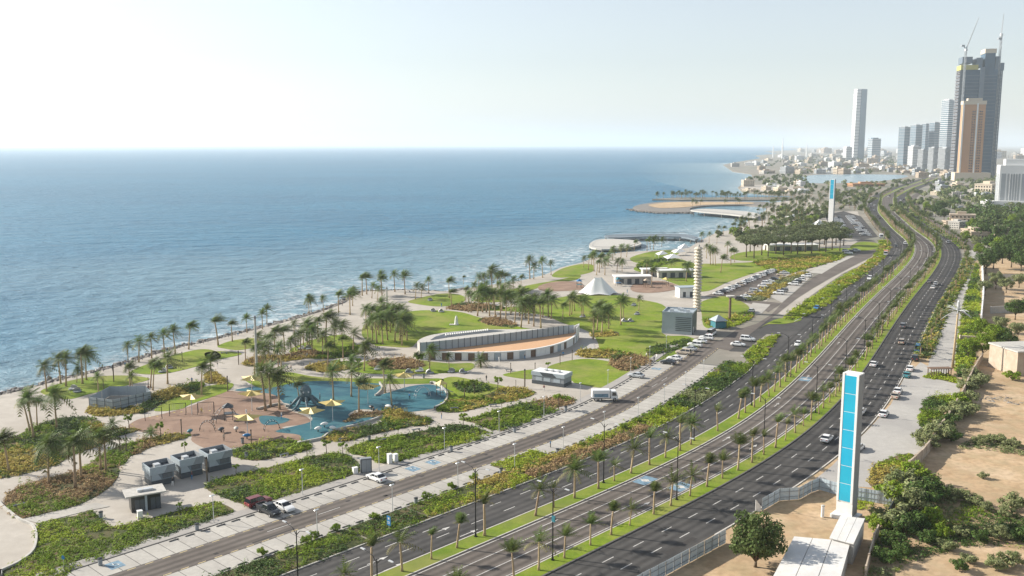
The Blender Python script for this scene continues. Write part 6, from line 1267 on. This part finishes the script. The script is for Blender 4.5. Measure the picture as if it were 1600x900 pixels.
# near white sheds
def shed(pts, h, label, mat):
    """pts: four roof corners (px) at height h"""
    P = [G(u, v, h) for u, v in pts]; c = np.mean(P, 0); r = thing('site_shed', label, 'shed', V3(c, 0)); P = [p - c for p in P]
    mb = MB(); mb.prism([p * .95 for p in P], 0, h - .12); mb.obj('wall', M['conc'], r)
    n = 3
    for k in range(n):                                                             # roof sheets, laid side by side
        a, b = k / n, (k + 1) / n - .012; z = .015 * (k % 2)
        q = [P[0] * (1 - a) + P[1] * a, P[0] * (1 - b) + P[1] * b, P[3] * (1 - b) + P[2] * b, P[3] * (1 - a) + P[2] * a]; mb = MB(); mb.prism(q[::-1] if np.cross(q[1] - q[0], q[2] - q[1]) < 0 else q, h - .1 + z, h + z); mb.obj('roof_sheet', M[mat], r)
    for i, j in ((0, 3), (3, 2)):
        d = P[j] - P[i]; L = np.hypot(*d); an = math.atan2(d[1], d[0]); mb = MB(); mb.box(L * .3, L * .3 + .9, -.06, .06, .05, 2.); mb.obj('door', M['greyw'], r, V3(P[i] * .955, 0), an)
shed([(1241,838),(1330,846),(1312,912),(1205,906)], 3., 'wide white roofed shed at the near edge of the sand', 'roofw')
shed([(1313,806),(1352,810),(1334,850),(1296,840)], 3.4, 'small white roofed shed behind the wide one', 'roofw')
mb = MB(); r = thing('standpipe', 'white standpipe beside the pylon on the sand', 'pipe', V3(G(1285, 808), .02)); mb.tube([(0, 0, 0), (0, 0, 1.9)], .28, 8); mb.obj('pipe', M['whitew'], r); mb = MB(); mb.lathe([(.34, 1.9), (.34, 2.05), (.1, 2.15)], 8); mb.obj('cap', M['conc'], r)
mb = MB(); b, rz, lx, ly = frame3((1572,590), (1590,605), (1640,596)); r = thing('plot_house', 'beige house wall at the edge of the wooded plots', 'house', V3(G(1588, 588), 0), .15); mb.box(0, 22, 0, 12, 0, 6.5); mb.obj('wall', M['beigew'], r); mb = MB(); mb.box(-.3, 22.3, -.3, 12.3, 6.5, 6.9); mb.obj('roof', M['conc'], r)
for x in (3, 8, 13): mb = MB(); mb.box(x, x + 1.6, -.06, -.003, 2.6, 4.4); mb.obj('window', M['glassd'], r)
# debris heap on the sand
rocks(Wp([(1545,624),(1560,620),(1580,628),(1598,630)]), 260, 'rubble and rubbish heap on the sandy plot', 1.5)
# ================================================================ piers and seafront structures
def pier(px, z, label, mat='conc', piles=True):
    P = rounded(Wp(px), 3); c = P.mean(0); r = thing('sea_pier', label, 'pier', V3(c, 0)); mb = MB(); mb.prism((P - c)[::-1] if False else (P - c), z - .9, z); mb.obj('deck', M[mat], r)
    if piles:
        pm_ = MB(); pm_.lathe([(.5, -1.3), (.5, z - .9)], 7); d = pm_.data('pile', M['rock'])
        for q in (P - c)[::2]: link('pile', d, r, V3(q * .97, 0))
    mb = MB(); mb.tube([V3(q * .98, z + 1.) for q in P - c], .09, 4); mb.obj('railing', M['greyd'], r)
pier([(921,388),(926,380),(944,376),(990,378),(1002,384),(978,390),(940,392)], 1.2, 'pale stone jetty platform reaching into the sea')
pier([(944,373),(975,369.5),(1020,370),(1070,370),(1090,375),(1086,379),(1064,374.5),(1010,374),(960,376)], 2., 'long dark sided breakwater pier behind the jetty', 'greym')
pier([(1079,333.5),(1100,331),(1140,333),(1182,338),(1180,345),(1142,340.5),(1100,336.5)], 3., 'white boat shaped pier beside the sand spit', 'conc')
def canopy(u, v, w_, d_, h_, rz, label, mat='canvas'):
    r = thing('beach_canopy', label, 'canopy', V3(G(u, v), .05), rz); mb = MB(); mb.add([(-w_ / 2, -d_ / 2, h_ * .4), (w_ / 2, -d_ / 2, h_ * .55), (w_ / 2, d_ / 2, h_ * .4), (-w_ / 2, d_ / 2, h_ * .55), (w_ * .1, 0, h_), (-w_ / 2, -d_ / 2, h_ * .35)], [(0, 1, 4), (1, 2, 4), (2, 3, 4), (3, 0, 4)]); mb.obj('sail', M[mat], r)
    for x in (-1, 1):
        for y in (-1, 1): mb = MB(); mb.tube([(x * w_ / 2, y * d_ / 2, 0), (x * w_ / 2, y * d_ / 2, h_ * .45)], .12, 5); mb.obj('pole', M['steel'], r)
for u, v, w_, h_, lb in ((1034,402,6,3.6,'white sail canopy beside the far promenade'),(1060,399,7,4,'second white sail canopy beside the far promenade'),(1068,394,6,5,'pointed white sail near the first pier'),(1238,344,8,5,'bright white sail above the far gardens'),(1278,358,7,7,'tall narrow white sail by the distant pylon'),(1050,408,8,4,'low white canopy above the dark bed')): canopy(u, v, w_, w_ * .7, h_, .3, lb)
for u, v, w_, lb in ((990,444,16,'grey flat roofed hut behind the tent'),(1058,434,18,'pale flat roofed hut beyond the play area'),(1024,432,12,'cream hut behind the play area'),(1240,392,30,'low white shelter under the grove')):
    r = thing('park_hut', lb, 'hut', V3(G(u, v), .05), .1); mb = MB(); mb.box(-w_ / 2, w_ / 2, 0, w_ * .35, 0, 3.2); mb.obj('wall', M['conc'], r); mb = MB(); mb.box(-w_ / 2 - .6, w_ / 2 + .6, -.8, w_ * .35 + .5, 3.2, 3.6); mb.obj('roof', M['whitew'], r)
    for k in range(4): mb = MB(); x = -w_ / 2 + w_ * (.1 + .22 * k); mb.box(x, x + w_ * .12, -.06, -.003, .1, 2.4); mb.obj('opening', M['greyd'], r)
# ================================================================ the hazy city
M['t_white'] = flat('tower_white', (.7, .7, .68), .6, var=.05, scale=.05); M['t_blue'] = flat('tower_blue_glass', (.09, .15, .20), .25, spec=.6, var=.15, scale=.03); M['t_grey'] = flat('tower_grey', (.33, .35, .36), .6, var=.08, scale=.05)
M['t_orange'] = flat('tower_orange', (.45, .24, .12), .8, var=.06, scale=.05); M['t_dark'] = flat('tower_dark_net', (.05, .095, .14), .6, var=.2, scale=.06); M['t_slab'] = flat('tower_slab', (.13, .165, .2), .7, var=.1, scale=.1); M['t_yel'] = flat('formwork_yellow', (.42, .38, .12), .7); M['t_pink'] = flat('tower_pink_concrete', (.20, .19, .19), .85, var=.1, scale=.1); M['t_cream'] = flat('tower_cream', (.55, .47, .36), .8)
def tower(u0, u1, vb, vt, label, body, band, rz=.35, depth=.9, bands=24, name='tower_block', fins=0, cap=True, bandh=.35):
    p = G((u0 + u1) / 2, vb); d = math.hypot(p[0], p[1]); sil = (u1 - u0) / F * p[1] / cp_; az = math.atan2(p[0], p[1]); q = rz + az
    w_ = sil / (abs(math.cos(q)) + depth * abs(math.sin(q))); dp = w_ * depth; h = Zat(vt, p[1]); r = thing(name, label, 'building', V3(p, 0), rz)
    x, y = w_ / 2, dp / 2; mb = MB(); mb.box(-x, x, -y, y, -1, h); mb.obj('wall', M[body], r); bd = MB(); e = w_ * .018 + .2; st = h / bands
    bd.box(-x - e, x + e, -y - e, y + e, 0, st * bandh); dd = bd.data('floor_band', M[band])
    if bands > 1:
        for k in range(1, bands): link('floor_band', dd, r, (0, 0, k * st))
    fb = MB(); fb.box(-e, e, -e * 1.6, e, 0, h * .99); fd = fb.data('fin', M[band])
    for k in range(fins): link('fin', fd, r, (-x + 2 * x * (k + .5) / fins, -y - e * .2, 0)); link('fin', fd, r, (-x - e * .2, -y + 2 * y * (k + .5) / fins, 0), math.pi / 2 * 3)
    if cap: mb = MB(); mb.box(-x * .6, x * .6, -y * .6, y * .6, h, h + w_ * .12); mb.obj('roof_plant', M[band], r); mb = MB(); mb.box(-x - e, x + e, -y - e, y + e, h - .4, h + .9); mb.obj('parapet', M[band], r)
    return r, w_, dp, h
# tall twin faced tower
def twin():
    p = G(1342, 249); h = Zat(139, p[1]); r = thing('glass_tower', 'slender pale tower with white louvred edge standing alone', 'building', V3(p, 0), .25); k_ = p[1] / F
    for nm, x0, x1, t0, t1, y0, y1, mt in (('glass_shaft', -2, 8.5, -1, 8.5, 0, 30, 't_blue'), ('louvre_shaft', -9.5, -2.05, -8, -1.05, 3, 26, 't_white')):
        mb = MB(); mb.add([(x0 * k_, y0, -1), (x1 * k_, y0, -1), (x1 * k_, y1, -1), (x0 * k_, y1, -1), (t0 * k_, y0, h), (t1 * k_, y0, h), (t1 * k_, y1, h), (t0 * k_, y1, h)], [(3, 2, 1, 0), (4, 5, 6, 7), (0, 1, 5, 4), (1, 2, 6, 5), (2, 3, 7, 6), (3, 0, 4, 7)]); o = mb.obj(nm, M[mt], r)
    for k in range(1, 46):
        z = h * k / 46; f = k / 46; mb = MB(); mb.box((-9.9 + 1.5 * f) * k_, (-2.06 + 1 * f) * k_, 2, 27, z, z + 2.3); mb.obj('floor_band', M['t_grey'] if k % 2 else M['t_white'], r)
twin()
for a in ((1317,1330,252,230,'short grey block left of the slender tower','t_grey','t_white',.3,.8,8),(1356,1374,248,217,'squat dark block behind the slender tower','t_grey','t_blue',.2,.8,9),(1402,1418,260,199,'leftmost of the blue glass towers in a row','t_blue','t_grey',.5,.9,26),(1420,1437,257,196,'second blue glass tower in the row','t_blue','t_grey',.4,.9,24),(1437,1449,256,194,'third narrow blue glass tower in the row','t_blue','t_grey',.5,.9,24),(1449,1465,257,192,'fourth blue glass tower in the row','t_blue','t_grey',.4,.9,25),(1466,1485,260,157,'tallest pale glass tower beside the construction tower','t_blue','t_white',.5,.9,34),(1475,1492,258,170,'yellowish narrow tower just behind the tallest glass tower','t_cream','t_grey',.4,.9,28)):
    tower(*a[:5], a[5], a[6], a[7], a[8], a[9], 'glass_tower', 0, True, .3)
for a in ((1418,1436,265,229,'white apartment block with balconies before the glass towers',14,0),(1434,1452,266,234,'first white slab of the apartment row',4,7),(1450,1468,268,231,'second white slab of the apartment row',4,7),(1466,1490,270,232,'third white slab of the apartment row',4,8)):
    tower(*a[:5], 't_white' if a[5] < 9 else 't_grey', 't_grey' if a[5] < 9 else 't_white', .35, .7, a[5], 'apartment_block', a[6], True, .25)
# orange tower with separate windows
def orange():
    r, w_, d_, h = tower(1496, 1530, 282, 158, 'tan apartment tower with columns of small windows and cream top', 't_orange', 't_cream', -.28, .75, 1, 'apartment_tower', 0, False)
    x, y = w_ / 2, d_ / 2; n = 26; wm = MB(); wm.box(-1.1, 1.1, -.2, .25, 0, 2.3); wd = wm.data('window', M['glassd'])
    for k in range(n):
        for fx in (-.12, .06, .52, .7): link('window', wd, r, (x * fx, -y - .06, h * (.05 + .84 * k / n)))
    for k in range(n):
        for fy in (-.3, .3): link('window', wd, r, (x + .06, y * fy, h * (.05 + .84 * k / n)), math.pi / 2)
    for fx, wd_ in ((-.96, .05), (.3, .05)): mb = MB(); mb.box(x * fx - w_ * wd_, x * fx + w_ * wd_ * .4, -y - 1.2, -y - .02, 0, h * .97); mb.obj('white_rib', M['t_white'], r)
    mb = MB(); mb.box(-x - 1, x + 1, -y - 1, y + 1, h * .955, h); mb.obj('cornice', M['t_cream'], r); mb = MB(); mb.box(-x * .6, x * .7, -y * .7, y * .7, h, h * 1.035); mb.obj('crown', M['t_cream'], r)
    mb = MB(); mb.box(-x - 8, x + 14, -y - 6, y + 6, 0, 14); mb.obj('podium', M['t_cream'], r)
orange()
def site_tower():
    p = G(1519, 277); k_ = p[1] / F / cp_; h = Zat(110, p[1]); r = thing('construction_tower', 'unfinished dark skyscraper with netting and open floor slabs', 'building', V3(p, 0), -.22); x, y = 28 * k_, 15 * k_
    mb = MB(); mb.box(-x * .92, x * .8, -y, y, -1, h); mb.obj('netted_core', M['t_dark'], r); nf = 62; sm = MB(); sm.box(-x * 1.08, x, -y - 1.2, y + 1.2, 0, .9); sd_ = sm.data('floor_slab', M['t_slab'])
    s2 = MB(); s2.box(-x * 1.08, -x * .924, -y * .9, y * .9, 0, 1.4); s2d = s2.data('floor_slab', M['t_pink']); s3 = MB(); s3.box(x * .804, x * 1.04, -y * .95, y * .95, 0, 1.2); s3d = s3.data('floor_slab', M['t_slab'])
    for k in range(nf):
        z = h * k / nf; link('floor_slab', s2d, r, (0, 0, z)); link('floor_slab', s3d, r, (0, 0, z))
        if k % 2 == 0 and k < nf - 3: link('floor_slab', sd_, r, (0, 0, z + 1.9))
    cm = MB(); cm.box(-.9, .9, -.9, .9, 0, h); cdd = cm.data('column', M['t_slab'])
    for fx in (-1.02, -.95, .86, .94, 1.02):
        for fy in (-.85, 0, .85): link('column', cdd, r, (x * fx, y * fy, 0))
    mb = MB(); mb.box(-x * .1, x * .12, -y - 4, -y - .02, 0, h * 1.02); mb.obj('hoist_shaft', M['t_slab'], r)
    for x0, x1, z0, z1, mt in ((-1.06, -.2, 1.0, 1.045, 't_yel'), (-1., -.5, 1.06, 1.12, 't_slab'), (-.3, .0, 1.02, 1.11, 't_slab'), (.12, .62, 1.0, 1.15, 't_dark'), (.1, .66, 1.15, 1.19, 't_cream'), (.64, 1.08, .99, 1.06, 't_slab'), (.66, .86, 1.06, 1.12, 't_slab')):
        mb = MB(); mb.box(x * x0, x * x1, -y * .96 - 1.3 * (mt == 't_yel'), y * .9, h * z0 + .03, h * z1); mb.obj('formwork' if mt == 't_yel' else 'core_wall', M[mt], r)
    def crane(cx, z0, z1, jx, jz, bx, bz, label):
        q = p + np.array([cx, -y * 1.25]); c = thing('tower_crane', label, 'crane', V3(q, 0)); zt = Zat(z1, p[1]); zb = 0
        mb = MB(); w2 = 1.3
        for a, b in ((-w2, -w2), (w2, -w2), (w2, w2), (-w2, w2)): mb.tube([(a, b, 0), (a, b, zt)], .45, 4)
        for i in range(int(zt / 9)): mb.tube([(-w2, -w2, i * 9), (w2, -w2, i * 9 + 9)], .3, 4)
        mb.obj('mast', M['t_grey'], c); tz = Zat(jz, p[1])
        mb = MB(); mb.tube([(0, 0, zt), (jx * k_, 0, tz)], [1.1, .6], 4); mb.tube([(0, -1.5, zt + 3), (jx * k_, 0, tz)], [.5, .3], 4); mb.obj('jib', M['t_grey'], c)
        mb = MB(); mb.tube([(0, 0, zt), (bx * k_, 0, zt + bz)], [1.2, .9], 4); mb.box(bx * k_ - 3, bx * k_ + 3, -2, 2, zt + bz - 3, zt + bz); mb.obj('counterweight', M['t_grey'], c); mb = MB(); mb.box(-2, 2, -3, 1, zt - 3, zt + 1.5); mb.obj('cab', M['t_white'], c)
    crane(-31.5 * k_, 0, 79, 16, 30, -5, 8, 'luffing crane with raised jib on the left of the unfinished skyscraper'); crane(19.5 * k_, 0, 56, 1.5, 24, -2, -6, 'second crane with upright jib on top of the unfinished skyscraper')
site_tower()
def office():
    p = G(1578, 322); h = Zat(258, p[1]); r = thing('office_block', 'white ribbed office block with grey window strips', 'building', V3(p, 0), -.33); w_, d_ = 26, 22; mb = MB(); mb.box(-w_ / 2, w_ / 2, -d_ / 2, d_ / 2, 0, h); mb.obj('wall', M['t_white'], r); hl = h * .8
    for x0, x1 in ((-.44, -.28), (-.22, .22), (.28, .44)): mb = MB(); mb.box(w_ * x0, w_ * x1, -d_ / 2 - .25, -d_ / 2 - .01, 2, hl); mb.obj('window_strip', M['t_grey'], r)
    for x in (-.13, -.04, .05, .14): mb = MB(); mb.box(w_ * x - .25, w_ * x + .25, -d_ / 2 - .6, -d_ / 2 - .26, 2, hl); mb.obj('rib', M['t_white'], r)
    for y in (-.3, .02, .34): mb = MB(); mb.box(-w_ / 2 - .25, -w_ / 2 - .01, d_ * y - 2.4, d_ * y + 2.4, 2, hl); mb.obj('window_strip', M['t_grey'], r)
    mb = MB(); mb.box(-w_ * .3, w_ * .36, -d_ * .35, d_ * .35, h, h + 6); mb.obj('roof_house', M['t_white'], r)
    for x in (-5, -1, 3, 6): mb = MB(); mb.tube([(x, 0, h + 6), (x, 0, h + 10)], .25, 5); mb.obj('antenna', M['t_grey'], r)
    mb = MB(); mb.box(-w_ * .7, w_ * 1.2, -d_ * .9, -d_ * .52, 0, 6); mb.obj('podium', M['t_white'], r)
office()
# low buildings
LOWP = []
for k in range(6):
    rr = random.Random(k); w_, d_, h = rr.uniform(14, 26), rr.uniform(12, 20), rr.choice([5, 8, 8, 11, 14]); mb = MB(); mb.box(-w_ / 2, w_ / 2, -d_ / 2, d_ / 2, 0, h)
    mb.box(-w_ / 2 - .3, w_ / 2 + .3, -d_ / 2 - .3, d_ / 2 + .3, h - .3, h + .7); mb.box(-w_ * .2, w_ * .15, -d_ * .1, d_ * .3, h + .7, h + 3.4); mb.m = 1
    for z in np.arange(1.2, h - 2, 3.3):
        for x in np.linspace(-w_ * .42, w_ * .36, 6): mb.box(x, x + 1.5, -d_ / 2 - .08, -d_ / 2 - .02, z, z + 1.5); mb.box(-w_ / 2 - .08, -w_ / 2 - .02, x * d_ / w_, x * d_ / w_ + 1.4, z, z + 1.5)
    LOWP.append(mb)
LOWD = {}
def low(p, k, sc_, rz, label, group, tone):
    key = (k, tone)
    if key not in LOWD: LOWD[key] = LOWP[k].data('low_building', [M[tone], M['glassd']])
    o = link('low_building', LOWD[key], None, V3(p, 0), rz); o.scale = sc_; tag(o, label, 'building', group)
def district(px, n, label, group, tones, s0, s1):
    pl = Wp(px); q = fill(pl, 1.8 * n / area(pl))[:n]
    q = sorted(q, key=lambda a: a[1]); cnt = 0
    for a in q:
        so = SO(a)
        if -14 < so[1] < 42 and so[0] < 1850: continue
        if inside(a[None], lagoon)[0]: continue
        s = random.uniform(s0, s1); low(a, random.randrange(6), (s * random.uniform(.8, 1.5), s, s * random.uniform(.7, 1.2)), random.uniform(-.5, .7), '%s nearest %s' % (nth(cnt + 1), label), group, random.choice(tones)); cnt += 1
TN = ['t_white', 't_cream', 't_grey', 'beigew', 'conc']
district([(1400,300),(1440,284),(1500,288),(1548,296),(1548,330),(1500,338),(1440,318)], 26, 'low pale building among the trees near the construction site', 'low buildings near the construction site', TN, .4, .75)
district([(1180,272),(1250,266),(1400,262),(1490,268),(1490,280),(1430,278),(1420,272),(1262,272)], 95, 'low hazy building along the far side of the lagoon', 'low buildings beyond the lagoon', TN, .45, 1.)
district([(1140,262),(1200,246),(1330,242),(1420,246),(1480,252),(1480,262),(1300,264),(1190,268)], 140, 'faint pale building of the distant coastal district', 'faint buildings of the coastal district', TN, .5, 1.3)
district([(1230,238),(1330,234),(1420,238),(1520,240),(1620,244),(1620,258),(1490,252),(1330,244)], 50, 'ghostly building near the horizon', 'ghostly buildings near the horizon', TN, 1.2, 3.)
district([(1165,300),(1168,291),(1240,288),(1262,290),(1262,303)], 14, 'small white building on the paved headland', 'small buildings on the headland', ['t_white', 't_cream'], .4, .7)
district([(1535,300),(1610,275),(1620,292),(1612,330),(1550,335)], 8, 'low building around the white office block', 'low buildings by the office block', TN, .7, 1.2)
district([(1488,352),(1520,350),(1610,372),(1612,392),(1545,385)], 8, 'grey roofed house among the dark trees', 'houses among the dark trees', ['t_grey', 'beigew', 'conc'], .45, .7)
low(G(1353, 291), 1, (3.2, 1., .8), .1, 'long orange tan hall beside the inland lagoon', 'lagoon hall', 't_orange')
for u, v, h, lb in ((1208,246,60,'thin white minaret on the distant headland'),(1222,250,90,'thin hazy mast beyond the headland'),(1260,244,70,'second thin white mast on the far coast')):
    p = G(u, v); r = thing('far_mast', lb, 'mast', V3(p, 0)); mb = MB(); mb.lathe([(4, 0), (2.4, h * .6), (1., h)], 7); mb.obj('shaft', M['t_white'], r); mb = MB(); mb.lathe([(5, h * .55), (5, h * .58)], 7); mb.obj('gallery', M['t_white'], r)
# ================================================================ the air
def haze():
    m = bpy.data.materials.new('haze_air'); m.use_nodes = True; n = m.node_tree; n.nodes.clear()
    o = n.nodes.new('ShaderNodeOutputMaterial'); v = n.nodes.new('ShaderNodeVolumePrincipled')
    v.inputs['Color'].default_value = (.84, .93, 1, 1); v.inputs['Density'].default_value = HAZE_DENSITY; v.inputs['Anisotropy'].default_value = .25
    n.links.new(v.outputs[0], o.inputs['Volume'])
    mb = MB(); mb.box(-89000, 89000, -2900, 89000, -2.8, 345)
    tag(mb.obj('haze', m), 'pale sea haze over the whole coast', None, None, 'stuff')
haze()
